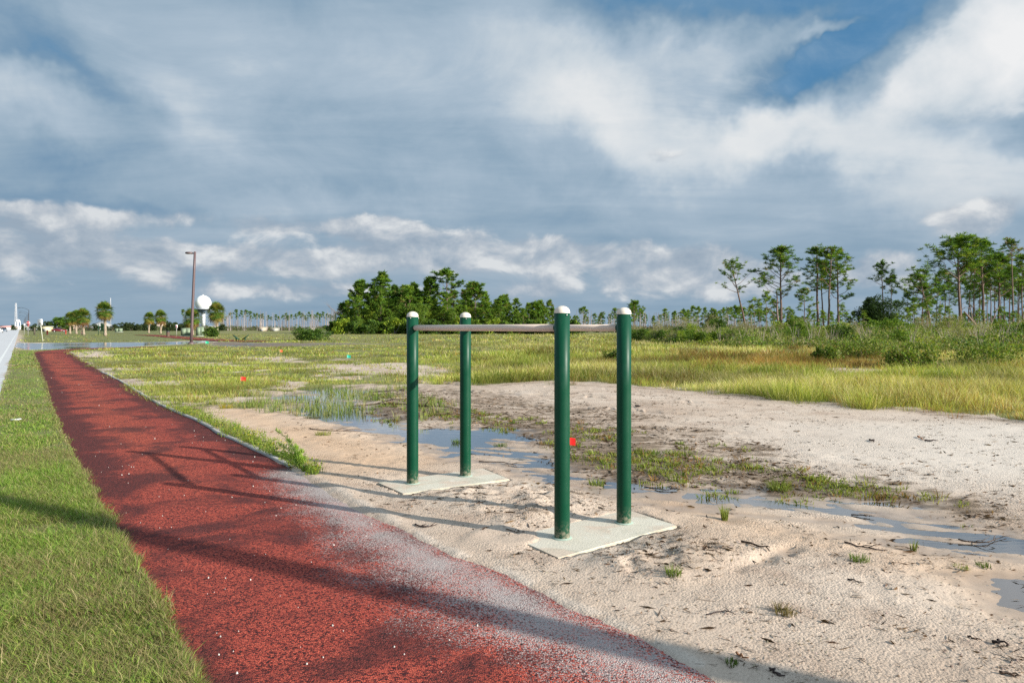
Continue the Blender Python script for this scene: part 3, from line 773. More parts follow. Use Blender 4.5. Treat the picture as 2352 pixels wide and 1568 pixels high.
    for a, c in ((0, 2), (1, 3)):
        A3 = Vector((*P[a], BZ)); B3 = Vector((*P[c], BZ)); dr_ = (B3 - A3).normalized()
        b = MB(); pts = [A3 + dr_ * 0.03, A3 + (B3 - A3) * .33, A3 + (B3 - A3) * .66, B3 - dr_ * 0.03]
        b.tube([tuple(q) for q in pts], br, 28)
        bar = b.obj('bar', beige, root, True)
        for e, s in ((A3, 1), (B3, -1)):
            fb = MB(); s0 = e + dr_ * s * (r - 0.012); s1 = e + dr_ * s * (r + 0.006)
            fb.tube([tuple(s0), tuple(s1)], 0.034, 24)
            fb.obj('collar', green, bar, True)
    for i, (pad, zt) in enumerate(((PAD1, 0.012), (PAD2, 0.012))):
        import bmesh
        bm = bmesh.new()
        vs = [bm.verts.new((x, y, zt)) for x, y in pad]; f = bm.faces.new(vs)
        bm.normal_update()
        r_ = bmesh.ops.extrude_face_region(bm, geom=[f])
        for g in r_['geom']:
            if isinstance(g, bmesh.types.BMVert): g.co.z -= 0.16
        bmesh.ops.recalc_face_normals(bm, faces=bm.faces)
        bmesh.ops.bevel(bm, geom=[e for e in bm.edges], offset=0.008, segments=2, affect='EDGES')
        bmesh.ops.subdivide_edges(bm, edges=bm.edges[:], cuts=3, use_grid_fill=True)
        for v in bm.verts:
            v.co.x += 0.006 * (random.random() - .5); v.co.y += 0.006 * (random.random() - .5)
        me = bpy.data.meshes.new('concrete_pad'); bm.to_mesh(me); bm.free(); me.materials.append(conc)
        o = bpy.data.objects.new('concrete_pad', me); COL.objects.link(o); o.parent = root
        o['label'] = ['clean white concrete pad under the two farther posts', 'weathered concrete pad with sand on it under the two nearer posts'][i]
bars()

# ================================================================== grasses and ground cover (nobody could count them)
def pick(pal, n, w=None):
    pal = np.array(pal, float)
    c = pal[rng.choice(len(pal), n, p=None if w is None else np.array(w) / sum(w))]
    return c * (0.78 + 0.44 * rng.random((n, 1))) * (0.94 + 0.12 * rng.random((n, 3)))
def blades(b, X, Y, Z0, H, W, lean, C, az=None, curl=0.55):
    """one curved tapering blade per point"""
    n = len(X)
    az = rng.random(n) * 2 * math.pi if az is None else az
    fa = rng.random(n) * math.pi                        # facing of the flat side
    dx, dy = np.cos(az) * lean * H, np.sin(az) * lean * H
    wx_, wy_ = np.cos(fa) * W / 2, np.sin(fa) * W / 2
    P0 = np.stack([X, Y, Z0], -1)
    hz = H * np.sqrt(np.clip(1 - lean ** 2 * .8, 0.15, 1))
    P1 = P0 + np.stack([dx * .38, dy * .38, hz * .6], -1)
    P2 = P0 + np.stack([dx, dy, hz * (1 - curl * 0.25 * lean)], -1)
    w = np.stack([wx_, wy_, np.zeros(n)], -1)
    V = np.stack([P0 - w, P0 + w, P1 + w * .75, P1 - w * .75, P2], 1).reshape(-1, 3)
    i = np.arange(n) * 5
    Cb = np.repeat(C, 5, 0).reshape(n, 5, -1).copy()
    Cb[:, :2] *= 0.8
    b.add(V, [np.stack([i, i + 1, i + 2, i + 3], -1), np.stack([i + 3, i + 2, i + 4], -1)], Cb.reshape(-1, 3))
def sample(n, zlo, zhi, ulo, uhi, power=1.0):
    """ground points thinning out with distance"""
    r = rng.random(n)
    Z = (zlo ** (1 - power) + r * (zhi ** (1 - power) - zlo ** (1 - power))) ** (1 / (1 - power)) if abs(power - 1) > 1e-3 else zlo * (zhi / zlo) ** r
    u = ulo + rng.random(n) * (uhi - ulo)
    return (u - 1176) / F * Z, Z
LUSH = [(0.19, 0.32, 0.045), (0.12, 0.22, 0.032), (0.27, 0.37, 0.06), (0.35, 0.39, 0.10), (0.50, 0.43, 0.22)]
YEL = [(0.33, 0.38, 0.055), (0.38, 0.39, 0.08), (0.25, 0.33, 0.045), (0.50, 0.42, 0.17), (0.42, 0.40, 0.12), (0.17, 0.24, 0.04)]
RUST = [(0.30, 0.17, 0.05), (0.36, 0.22, 0.07), (0.24, 0.20, 0.05)]

def verge_grass():
    b = MB()
    for (n, z0, z1, u0, u1, hh, ww) in ((290000, 2.7, 9.0, -260, 470, 0.058, 0.0038), (90000, 9.0, 26.0, -300, 420, 0.048, 0.009), (26000, 26, 58, -100, 200, 0.045, 0.03)):
        X, Y = sample(n, z0, z1, u0, u1, 1.6)
        m = masks(X, Y)
        cl = fbm(X * 2.2, Y * 2.2, 41, 4); thin = fbm(X * 0.9, Y * 0.9, 44, 3)
        edge = sstep(m['dp'], -0.035, 0.06)
        k = (m['verge'] > .5) & (rng.random(n) < 0.35 + 0.9 * sstep(cl, 0.30, 0.55)) | ((m['dp'] > -0.10 * rng.random(n) * sstep(fbm(X * 4.5, Y * 4.5, 47, 3), .40, .70)) & (m['dp'] < 0.02) & (m['u'] < 470) & (rng.random(n) < .8))
        X, Y, cl, h0, thin, dp = X[k], Y[k], cl[k], np.maximum(m['h'][k], 0.0), thin[k], m['dp'][k]
        n_ = len(X)
        pal = pick(LUSH, n_, [4, 3.2, 3, 1.5, 1.2]); dry = pick([(0.33, 0.27, 0.13), (0.26, 0.21, 0.10), (0.22, 0.24, 0.07)], n_)
        f = np.clip(sstep(thin + 0.30 * (rng.random(n_) - .5), 0.42, 0.64) + 0.75 * sstep(dp, 0.16, 0.0), 0, 1)[:, None] * (rng.random((n_, 1)) < .75)
        C = pal * (1 - f) + dry * f
        H = hh * (0.5 + 0.9 * rng.random(n_)) * (0.55 + 1.0 * cl) * np.where(rng.random(n_) < .03, 1.8, 1.0)
        lean = np.clip(0.45 + 0.55 * rng.random(n_), 0, .98)
        # patches of blades brushed the same way
        az = 2 * math.pi * fbm(X * 1.7, Y * 1.7, 50, 2) * 1.2 + (rng.random(n_) - .5) * 5.2
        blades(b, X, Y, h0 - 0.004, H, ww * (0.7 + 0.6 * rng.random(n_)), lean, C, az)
    tag(b.obj('verge_grass', M_GRASS), kind='stuff', label='short mown grass between the road and the red path', cat='grass')
verge_grass()

def tufts(b, cx, cy, per, rad, hmin, hmax, W, pal, w=None, tall=None, lean=(0.15, 0.75), z=None, tint=1.0):
    n = len(cx)
    th = rng.random((n, per)) * 2 * math.pi; rr = rad[:, None] * np.sqrt(rng.random((n, per)))
    X = (cx[:, None] + np.cos(th) * rr); Y = (cy[:, None] + np.sin(th) * rr)
    z0 = np.repeat(z[:, None], per, 1)
    H = (hmin + (hmax - hmin) * rng.random((n, per))) * (1.0 if tall is None else tall[:, None])
    base = (pick(pal, n, w) * tint)[:, None, :] * (0.85 + 0.3 * rng.random((n, per, 1)))
    ln = lean[0] + (lean[1] - lean[0]) * rng.random((n, per))
    az = th + (rng.random((n, per)) - .5) * 1.2
    WW = np.broadcast_to(np.asarray(W).reshape(-1, 1) if np.ndim(W) else W, (n, per)) * (0.7 + .6 * rng.random((n, per)))
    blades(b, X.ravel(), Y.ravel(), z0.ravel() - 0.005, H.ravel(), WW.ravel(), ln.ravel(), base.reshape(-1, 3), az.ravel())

def field_grass():
    b = MB()
    for (n, z0, z1, per, ww) in ((22000, 11.5, 20, 13, 0.0065), (23000, 20, 36, 11, 0.011), (19000, 36, 75, 8, 0.026), (11000, 75, 170, 6, 0.080)):
        X, Y = sample(n, z0, z1, -80, 2700, 1.0)
        m = masks(X, Y); u, v = m['u'], m['v']
        c1 = fbm(X * .16, Y * .16, 61, 4); c2 = fbm(X * .7, Y * .7, 65, 3)
        right = sstep(u, 900, 1250)
        dens = m['field'] * (0.35 + 0.8 * sstep(c2, 0.3, 0.55)) * (0.75 + 0.25 * right)
        mown = (u < 470) & (Y > 58)
        k = (rng.random(n) < dens) & (m['dr'] > .5) & (m['ds'] > .3) & ~(mown & (rng.random(n) < .4))
        X, Y, u, v, c1, c2, right, mown, h0, dpp = [q[k] for q in (X, Y, u, v, c1, c2, right, mown, m['h'], m['dp'])]
        n_ = len(X)
        c3 = sstep(fbm(X * .55, Y * .55, 69, 2), .30, .70)
        hgt = np.where(mown, 0.10, 0.14 + 0.18 * right) * (0.30 + 0.9 * c3 + .5 * c2) * (0.6 + 0.4 * sstep(dpp, 0.2, 2.0))
        straw = sstep(c1, 0.42, 0.56) * right
        # split in palettes
        rust = (.30 * right * sstep(fbm(X * .3, Y * .3, 88, 3), .54, .66) + sstep(np.abs(v - 832), 26, 8) * sstep(u, 1500, 1640) * sstep(u, 2180, 2000) * .75 + sstep(np.abs(v - 955), 18, 4) * .25 * right + .05 + .10 * (1 - right))
        r = rng.random(n_)
        sel = np.where(r < rust, 2, np.where(rng.random(n_) < 0.20 + 0.65 * straw, 1, 0))
        for s_, (pal, w_) in enumerate((([(0.25, 0.32, 0.045), (0.32, 0.365, 0.065), (0.39, 0.40, 0.09), (0.14, 0.21, 0.035)], [2, 3, 2, 1.4]), ([(0.55, 0.48, 0.22), (0.46, 0.44, 0.13), (0.60, 0.52, 0.29), (0.38, 0.41, 0.09)], [3, 3, 2, 2]), (RUST, None))):
            q = sel == s_
            if q.sum(): tufts(b, X[q], Y[q], per, 0.10 + 0.16 * rng.random(q.sum()) + Y[q] * .004, 0.55, 1.25, ww * (1 + 0 * X[q]), pal, w_, hgt[q], (0.25, 1.15), h0[q], np.stack([0.60 + .68 * sstep(fbm(X[q] * .45, Y[q] * .45, 68, 3), .32, .66)] * 3, -1))
    tag(b.obj('field_grass', M_GRASS), kind='stuff', label='yellow green meadow grass covering the open field', cat='grass')
field_grass()

def marsh_grass():
    b = MB()
    # band along the puddles: low green clumps, some rusty
    n = 15000
    X, Y = sample(n, 4.5, 17.5, 820, 2700, 0.6); m = masks(X, Y)
    cl = fbm(X * 1.6, Y * 1.6, 71, 3)
    k = (rng.random(n) < m['marsh'] * sstep(cl, 0.40, 0.55) * 1.0) & (m['dp'] > .2) & (m['h'] > -0.050)
    X, Y, u, h0 = X[k], Y[k], m['u'][k], m['h'][k]
    tl = 0.5 + 0.9 * rng.random(len(X)) ** 2
    tufts(b, X, Y, 14, 0.03 + 0.09 * rng.random(len(X)), 0.03, 0.085, 0.0062 + 0.0005 * Y, [(0.22, 0.27, 0.045), (0.28, 0.31, 0.07), (0.13, 0.18, 0.03), (0.30, 0.17, 0.055), (0.20, 0.13, 0.05)], [4, 3, 2, 1.3, 1.3], tl, (0.3, 0.95), h0)
    # reeds standing in the far end of the puddle
    n = 3800
    X, Y = sample(n, 9.0, 21, 480, 1160, 0.6); m = masks(X, Y)
    d = sdf(GP([(470,925),(600,900),(760,880),(900,885),(1000,930),(1130,950),(1160,975),(960,968),(880,948),(800,950),(700,950),(620,945),(540,935)]), X, Y)
    k = (d < 0.2) & (rng.random(n) < .6 * sstep(fbm(X * 1.3, Y * 1.3, 77, 3), .36, .58))
    X, Y, h0 = X[k], Y[k], np.maximum(m['h'][k], -0.05)
    tufts(b, X, Y, 8, 0.03 + 0.12 * rng.random(len(X)), 0.09, 0.24, 0.009, [(0.20, 0.28, 0.06), (0.26, 0.30, 0.09), (0.14, 0.20, 0.05), (0.33, 0.30, 0.12)], None, None, (0.1, 0.6), h0)
    # thin cover on the sandy patches left of the puddle
    n = 9000
    X, Y = sample(n, 9.5, 50, 150, 1150, 0.8); m = masks(X, Y)
    cl = fbm(X * .9, Y * .9, 81, 4)
    k = (m['bare'] * sstep(cl, .42, .62) > rng.random(n) * 1.1) & (m['dp'] > .15)
    X, Y, h0 = X[k], Y[k], m['h'][k]
    tufts(b, X, Y, 8, 0.05 + .1 * rng.random(len(X)), 0.04, 0.13, 0.006 + Y * .0006, YEL, None, None, (.3, .9), h0)
    tag(b.obj('marsh_grass', M_GRASS), kind='stuff', label='low wet grass and reeds growing along the puddles', cat='grass')
marsh_grass()

def leaf_cloud(b, cen, rad, n, size, pal, w=None, flat=1.0):
    """n leaf faces through an ellipsoid volume"""
    q = rng.normal(size=(n, 3)); q /= np.linalg.norm(q, axis=1)[:, None]
    q *= (0.35 + 0.65 * rng.random((n, 1)) ** .6)
    c = np.asarray(cen) + q * np.asarray(rad)
    a = rng.normal(size=(n, 3)); a[:, 2] *= flat; a /= np.linalg.norm(a, axis=1)[:, None]
    e = rng.normal(size=(n, 3)); e = np.cross(a, e); e /= np.linalg.norm(e, axis=1)[:, None]
    s = size * (0.6 + .8 * rng.random((n, 1)))
    b.quads(c, a * s, e * s * .42, pick(pal, n, w))

def edge_weeds():
    b = MB()
    n = 9000
    X, Y = sample(n, 6.5, 15.5, 360, 780, 0.6); m = masks(X, Y)
    k = (m['weeds'] > .4) & (rng.random(n) < .32) & (m['dp'] > -0.02)
    X, Y, u, h0 = X[k], Y[k], m['u'][k], np.maximum(m['h'][k], 0)
    for x, y, z in zip(X, Y, h0):
        hh = 0.03 + 0.09 * rng.random() * (0.6 + vnoise(np.array([x * 2]), np.array([y * 2]), 5)[0])
        leaf_cloud(b, (x, y, z + hh * .6), (0.055, 0.055, hh * .6), 15, 0.014, [(0.15, 0.24, 0.03), (0.22, 0.30, 0.04), (0.30, 0.33, 0.05), (0.45, 0.38, 0.03)], [4, 3, 2, .9])
    k2 = rng.random(len(X)) < .5
    tufts(b, X[k2], Y[k2], 7, 0.03 + .05 * rng.random(k2.sum()), 0.06, 0.19, 0.006, [(0.20, 0.30, 0.05), (0.27, 0.33, 0.06), (0.35, 0.33, 0.10)], None, None, (.1, .6), h0[k2])
    tag(b.obj('path_edge_weeds', M_GRASS), kind='stuff', label='leafy yellow flowered weeds along the right edge of the red path', cat='weeds')
edge_weeds()

# ---- litter: fine washed up plant scraps, crumb stones
def litter():
    b = MB(); n = 85000
    X, Y = sample(n, 3.2, 17.5, 620, 2800, 0.9); m = masks(X, Y)
    cl = fbm(X * 2.1, Y * 2.1, 91, 4)
    dens = 0.03 + (1.0 * m['litt'] + .5 * m['marsh']) * sstep(cl, .34, .52) + 0.32 * m['rough'] + 0.16 * sstep(cl, .5, .68)
    tb = sdf(TRACKBAND, X, Y)
    dens = dens + .55 * sstep(tb, .3, -.3) * sstep(m['u'], 2000, 1200) * sstep(cl, .4, .6)
    k = (rng.random(n) < dens) & (m['dp'] > .10) & (m['field'] < .5) & (m['dc'] > -0.15 - 0.3 * rng.random(n))
    for pad in (PAD1, PAD2): k &= sdf(pad, X, Y) > .03
    X, Y, z = X[k], Y[k], np.maximum(m['h'][k], WL) + 0.003
    n = len(X)
    az = math.pi * .93 + rng.normal(size=n) * .75
    L = (0.012 + 0.055 * rng.random(n) ** 2.4) * (.7 + .04 * Y); W = 0.0018 + .0045 * rng.random(n) ** 1.5
    d_ = np.stack([np.cos(az) * L, np.sin(az) * L, rng.normal(size=n) * .16 * L], -1); p_ = np.stack([-np.sin(az) * W, np.cos(az) * W, np.abs(rng.normal(size=n)) * W], -1)
    b.quads(np.stack([X, Y, z + .003], -1), d_, p_, pick([(0.09, 0.06, 0.04), (0.15, 0.095, 0.055), (0.24, 0.16, 0.09), (0.05, 0.038, 0.03)], n, [3, 3, 1.4, 2]))
    tag(b.obj('washed_litter', M_STRAW), kind='stuff', label='scraps of dead plant matter washed over the sand', cat='litter')
    # small clods and pits give the sand its rain-beaten crust
    b = MB(); n = 26000
    X, Y = sample(n, 3.1, 8.0, 1000, 2800, 1.4); m = masks(X, Y)
    cl = fbm(X * 1.4, Y * 1.4, 95, 3)
    k = (rng.random(n) < 0.18 + .75 * m['rough'] + .35 * sstep(cl, .45, .6)) & (m['dp'] > .12) & (m['dc'] > .15)
    for pad in (PAD1, PAD2): k &= sdf(pad, X, Y) > .05
    X, Y, z = X[k], Y[k], m['h'][k]; n = len(X)
    s = 0.0030 + 0.0085 * rng.random(n) ** 2.5
    a = rng.random((n, 4)) * .5 + .75
    ang = rng.random(n) * 6.28
    V = []
    for j in range(4):
        V.append(np.stack([X + np.cos(ang + j * 1.571) * s * a[:, j], Y + np.sin(ang + j * 1.571) * s * a[:, j], z - .002], -1))
    V.append(np.stack([X + s * .2, Y, z + s * (.5 + .5 * rng.random(n))], -1))
    V = np.stack(V, 1).reshape(-1, 3); i = np.arange(n) * 5
    b.add(V, np.concatenate([np.stack([i + j, i + (j + 1) % 4, i + 4], -1) for j in range(4)]), np.repeat(pick([(0.42, 0.33, 0.255), (0.34, 0.26, 0.20), (0.25, 0.19, 0.14)], n), 5, 0))
    tag(b.obj('sand_clods', M_STRAW), kind='stuff', label='small clods of sand and grit on the bare ground', cat='grit')
    # pale stones on the rubber path
    b = MB(); n = 420
    X, Y = sample(n, 3.2, 22, 100, 1300, .9); m = masks(X, Y); k = m['dp'] < -.1
    X, Y = X[k], Y[k]
    for x, y in zip(X, Y):
        s = (0.0018 + 0.0038 * rng.random() ** 2) * (1 + y * .05)
        c = 0.4 + .3 * rng.random()
        q = [(math.cos(a_) * s * (0.7 + .5 * rng.random()), math.sin(a_) * s * (.7 + .5 * rng.random())) for a_ in np.arange(5) * 1.2566]
        V = [(x + q_[0], y + q_[1], 0.010) for q_ in q] + [(x + q_[0] * .6, y + q_[1] * .6, 0.012 + s * .9) for q_ in q] + [(x, y, 0.013 + s * 1.1)]
        b.add(V, [np.array([(j, (j + 1) % 5, 5 + (j + 1) % 5, 5 + j) for j in range(5)]), np.array([(5 + j, 5 + (j + 1) % 5, 10) for j in range(5)])], (c, c * .96, c * .88))
    tag(b.obj('path_grit', M_STRAW), kind='stuff', label='pale grit and shell bits scattered on the red path', cat='grit')
litter()

# ================================================================== trees and bushes
BARK = (0.20, 0.135, 0.105); BARKG = (0.22, 0.20, 0.185)
PINE = [(0.105, 0.195, 0.024), (0.150, 0.250, 0.028), (0.062, 0.130, 0.022), (0.22, 0.30, 0.035), (0.24, 0.20, 0.07)]
def clumps(b, C, rad, per, ln, wd, pal, w=None):
    """needle tufts: thin pointed faces bursting from each centre"""
    C = np.asarray(C, float); n = len(C)
    if n == 0: return
    d = rng.normal(size=(n, per, 3)); d[..., 2] = np.abs(d[..., 2]) * .8 - .15 * rng.random((n, per))
    d /= np.linalg.norm(d, axis=-1)[..., None]
    r = rad * (0.7 + .6 * rng.random((n, 1, 1)))
    cen = C[:, None] + d * r * (0.25 + .75 * rng.random((n, per, 1)))
    base = pick(pal, n, w)[:, None] * (0.75 + .5 * rng.random((n, per, 1)))
    e = np.cross(d, rng.normal(size=(n, per, 3))); e /= np.linalg.norm(e, axis=-1)[..., None] + 1e-9
    b.quads(cen.reshape(-1, 3), (d * ln * (.6 + .8 * rng.random((n, per, 1)))).reshape(-1, 3), (e * wd).reshape(-1, 3), base.reshape(-1, 3))

def pine_meshes(h, r0, crown0, spread, limbs, seed, lean=(0, 0), bend=0.3, clump=0.55, per=26, ln=0.26, wd=0.035, twig=5, top_round=1.0, bare=3, up=0.55, pal=PINE, w=(4, 3, 3, 1.2, .25)):
    rs = np.random.RandomState(seed)
    tb, cb = MB(), MB()
    n = 12; t = np.linspace(0, 1, n)
    wob = np.cumsum(rs.normal(size=(n, 2)) * bend * .12, 0); wob -= wob[0]
    T_ = np.stack([lean[0] * h * t ** 1.15 + wob[:, 0], lean[1] * h * t ** 1.15 + wob[:, 1], h * t * 0.97], -1)
    cm = lambda k: np.array(k) * (0.9 + .2 * rs.rand())
    tb.tube(T_, r0 * (1 - t) ** .75 * .82 + r0 * .16, 8, cm(BARK))
    at_ = lambda s: np.array([np.interp(s, t, T_[:, k]) for k in range(3)])
    cl = []
    for i in range(limbs):
        s = crown0 + (1 - crown0) * ((i + rs.rand() * .8) / limbs) ** 0.85
        s = min(s, .985)
        q = (s - crown0) / (1 - crown0)
        prof = (math.sin(math.pi * min(1, (0.16 + 0.84 * q)) ** 0.85) ** .6) * (1 - .45 * q * (2 - top_round)) + .12
        L = spread * prof * (.65 + .55 * rs.rand())
        a = i * 2.4 + rs.rand() * 1.3
        p0 = at_(s); el_ = (0.15 + up * q + .25 * rs.rand())
        dv = np.array([math.cos(a) * math.cos(el_), math.sin(a) * math.cos(el_), math.sin(el_)])
        m = 5; k = np.linspace(0, 1, m)
        pts = p0 + dv * L * k[:, None] + np.array([0, 0, 1]) * (L * .22 * k ** 2)[:, None] + rs.normal(size=(m, 3)) * L * .04 * k[:, None]
        rr = r0 * (.13 + .20 * (1 - q)) * (1 - .75 * k)
        tb.tube(pts, rr, 5, cm(BARK), False)
        for j in range(twig):
            kk = .40 + .6 * (j + rs.rand()) / twig
            p1 = np.array([np.interp(kk, k, pts[:, c]) for c in range(3)])
            dd = dv * .5 + rs.normal(size=3) * .75; dd[2] = abs(dd[2]) * .6 + .15; dd /= np.linalg.norm(dd)
            tl = L * .30 * (.5 + rs.rand()) + .25
            p2 = p1 + dd * tl
            tb.tube([p1, (p1 + p2) / 2 + [0, 0, .05], p2], [r0 * .07, r0 * .05, r0 * .025], 4, cm(BARK), False)
            cl.append(p2)
            if rs.rand() < .6: cl.append((p1 + p2) / 2 + rs.normal(size=3) * .15)
        cl.append(pts[-1])
    cl.append(at_(1.0)); cl.append(at_(.97) + [.2, .1, 0])
    for i in range(bare):
        s = .25 + (crown0 - .25) * rs.rand(); p0 = at_(s); a = rs.rand() * 6.28; L = .3 + spread * .45 * rs.rand()
        d_ = np.array([math.cos(a), math.sin(a), .15 + .5 * rs.rand()])
        tb.tube([p0, p0 + d_ * L * .6, p0 + d_ * L + [0, 0, .1]], [r0 * .16, r0 * .1, r0 * .04], 4, cm(BARKG), False)
    clumps(cb, cl, clump * .86, int(per * 1.35), ln, wd * 1.1, pal, w)
    return tb, cb
def pine(name, label, loc, group=None, cat='pine tree', needle=None, **kw):
    o = thing(name, label, cat, loc, 0, group)
    tb, cb = pine_meshes(**kw)
    tb.obj('trunk', M_BARK, o, True); cb.obj('crown', M_NEEDLE, o)
    return o

def broad_meshes(h, w, seed, n=9, leaves=2600, size=.13, pal=None, pw=None, trunk=.14, low=.25, stems=3, col=BARKG):
    rs = np.random.RandomState(seed); tb, cb = MB(), MB()
    for s in range(stems):
        a = rs.rand() * 6.28; q = w * .22 * rs.rand()
        p = [np.array([0, 0, 0]), np.array([math.cos(a) * q, math.sin(a) * q, h * .35]), np.array([math.cos(a) * q * 2, math.sin(a) * q * 2, h * .8])]
        tb.tube(p, [trunk, trunk * .7, trunk * .2], 6, col)
    for i in range(n):
        q = (i + .5) / n; a = rs.rand() * 6.28
        z = h * (low + (0.93 - low) * q)
        rr = w * .5 * math.sqrt(max(.06, 1 - ((q - .35) / .72) ** 2)) * (.35 + .65 * rs.rand())
        c = (math.cos(a) * rr * .75, math.sin(a) * rr * .75, z)
        sr = w * (.15 + .16 * rs.rand())
        leaf_cloud(cb, c, (sr, sr, sr * (.65 + .3 * rs.rand())), leaves // n, size, pal, pw)
        for j in range(3):
            a2, e2 = rs.rand() * 6.28, rs.rand() * 1.2
            c2 = (c[0] + math.cos(a2) * sr * .9, c[1] + math.sin(a2) * sr * .9, c[2] + sr * (.2 + .7 * math.sin(e2)))
            leaf_cloud(cb, c2, (sr * .38, sr * .38, sr * .32), leaves // n // 5, size, pal, pw)
        tb.tube([(0, 0, h * low * .8), (c[0] * .5, c[1] * .5, (h * low * .8 + c[2]) / 2), c], [trunk * .4, trunk * .25, trunk * .1], 4, col, False)
    return tb, cb
DARKG = [(0.050, 0.105, 0.018), (0.080, 0.150, 0.020), (0.034, 0.072, 0.016), (0.13, 0.20, 0.028)]
MIDG = [(0.110, 0.200, 0.022), (0.150, 0.245, 0.028), (0.065, 0.130, 0.020), (0.21, 0.28, 0.035)]
LIME = [(0.24, 0.32, 0.030), (0.30, 0.36, 0.035), (0.16, 0.25, 0.03)]
DRY = [(0.26, 0.22, 0.12), (0.34, 0.29, 0.18), (0.26, 0.27, 0.08), (0.18, 0.20, 0.06)]
def broad(name, label, cat, loc, group=None, trunkname='trunk', crown='crown', **kw):
    o = thing(name, label, cat, loc, 0, group)
    tb, cb = broad_meshes(**kw)
    tb.obj(trunkname, M_BARK, o, True); cb.obj(crown, M_LEAF, o)
    return o
def at(x, Z, z=0.0): return (wx(x, Z), Z, z)

OLIVE = [(0.16, 0.20, 0.04), (0.22, 0.24, 0.06), (0.12, 0.14, 0.04), (0.27, 0.25, 0.09)]
# ---- tall pines on the right, each by its own shape
Z0 = 118.0
S = Z0 / F
def hp(yt, Z=Z0): return height_for(yt, Z)
pine('pine_tree', 'lone slender pine leaning left with a sparse crown, left of the other tall pines', at(1716, Z0), h=hp(604), r0=.20, crown0=.56, spread=3.3, limbs=17, seed=3, lean=(-.215, 0), bend=.25, clump=.36, per=14, twig=4, bare=3, w=(3, 3, 3, 2, .6))
pine('pine_tree', 'straight tall pine with a wide open rounded crown beside a broken dead trunk', at(1796, Z0), h=hp(570), r0=.24, crown0=.44, spread=3.7, limbs=26, seed=8, lean=(-.01, 0), bend=.2, clump=.46, per=20, twig=6, bare=2)
pine('pine_tree', 'leftmost trunk of the tight group of four tall pines', at(1878, Z0), h=hp(570), r0=.25, crown0=.50, spread=2.9, limbs=18, seed=12, lean=(-.015, 0), bend=.2, clump=.46, per=22, twig=5, bare=3)
pine('pine_tree', 'thinnest pine in the tight group of four, second from its left', at(1893, Z0 + 4), h=hp(590), r0=.17, crown0=.55, spread=1.9, limbs=12, seed=14, lean=(-.03, 0), bend=.3, clump=.42, per=20, twig=4, bare=4)
pine('pine_tree', 'pine with rusty brown tip in the tight group of four', at(1903, Z0 - 2), h=hp(572), r0=.22, crown0=.52, spread=2.2, limbs=14, seed=19, lean=(.02, 0), bend=.45, clump=.42, per=20, twig=4, bare=4, w=(3, 3, 3, 1.2, 1.2))
pine('pine_tree', 'rightmost pine of the tight group of four, with branches reaching out to the right', at(1926, Z0), h=hp(578), r0=.21, crown0=.40, spread=3.0, limbs=22, seed=23, lean=(-.01, 0), bend=.15, clump=.44, per=22, twig=5, bare=3)
pine('young_pine', 'young pine with a small bright crown standing left of the tight group of four', at(1848, 92), h=hp(664, 92), r0=.09, crown0=.50, spread=1.25, limbs=12, seed=31, lean=(.0, 0), bend=.1, clump=.26, per=16, ln=.18, twig=3, bare=2, w=(2, 3, 1, 3, 1))
pine('pine_tree', 'thin tall pine with a flat grey green top, left of the dark oak thicket top', at(2030, Z0), h=hp(608), r0=.15, crown0=.68, spread=2.0, limbs=12, seed=37, lean=(-.04, 0), bend=.15, clump=.36, per=16, twig=4, bare=3, up=.9)
pine('pine_tree', 'slim pine with a small tufted top just right of the flat topped one', at(2046, Z0 + 6), h=hp(634, Z0 + 6), r0=.12, crown0=.66, spread=1.5, limbs=9, seed=38, bend=.15, clump=.36, per=18, twig=4, bare=3)
pine('pine_tree', 'crooked pine with a long arm bent to the left below its crown', at(2140, Z0 - 8), h=hp(628, Z0 - 8), r0=.19, crown0=.55, spread=3.4, limbs=14, seed=45, lean=(-.16, 0), bend=.6, clump=.5, per=22, twig=5, bare=2)
pine('pine_tree', 'medium pine with a low bushy crown in front of the tallest group', at(2118, Z0 + 14), h=hp(655, Z0 + 14), r0=.16, crown0=.35, spread=3.0, limbs=20, seed=46, bend=.3, clump=.52, per=22, twig=5, bare=2)
pine('pine_tree', 'big pine with the broadest rounded crown in the right hand stand', at(2206, Z0 - 4), h=hp(558), r0=.27, crown0=.52, spread=4.6, limbs=30, seed=52, lean=(-.03, 0), bend=.3, clump=.62, per=28, twig=7, bare=3, w=(3, 4, 2, 2, .2))
pine('pine_tree', 'tall pine with spreading flat branches right of the broadest crown', at(2262, Z0), h=hp(556), r0=.24, crown0=.52, spread=3.9, limbs=22, seed=57, lean=(-.04, 0), bend=.35, clump=.52, per=24, twig=6, bare=4)
pine('pine_tree', 'very tall bare stemmed pine with a thin wispy grey top near the right edge', at(2328, Z0 - 6), h=hp(551, Z0 - 6), r0=.15, crown0=.80, spread=2.0, limbs=12, seed=61, lean=(-.02, 0), bend=.15, clump=.30, per=12, twig=4, bare=4, w=(2, 1, 2, 1, 3), up=.9)
pine('pine_tree', 'dense dark green pine left of the wispy grey one', at(2296, Z0 + 2), h=hp(588, Z0 + 2), r0=.22, crown0=.50, spread=3.2, limbs=22, seed=66, bend=.25, clump=.55, per=26, twig=6, bare=3, w=(3, 2, 4, 1, .1))

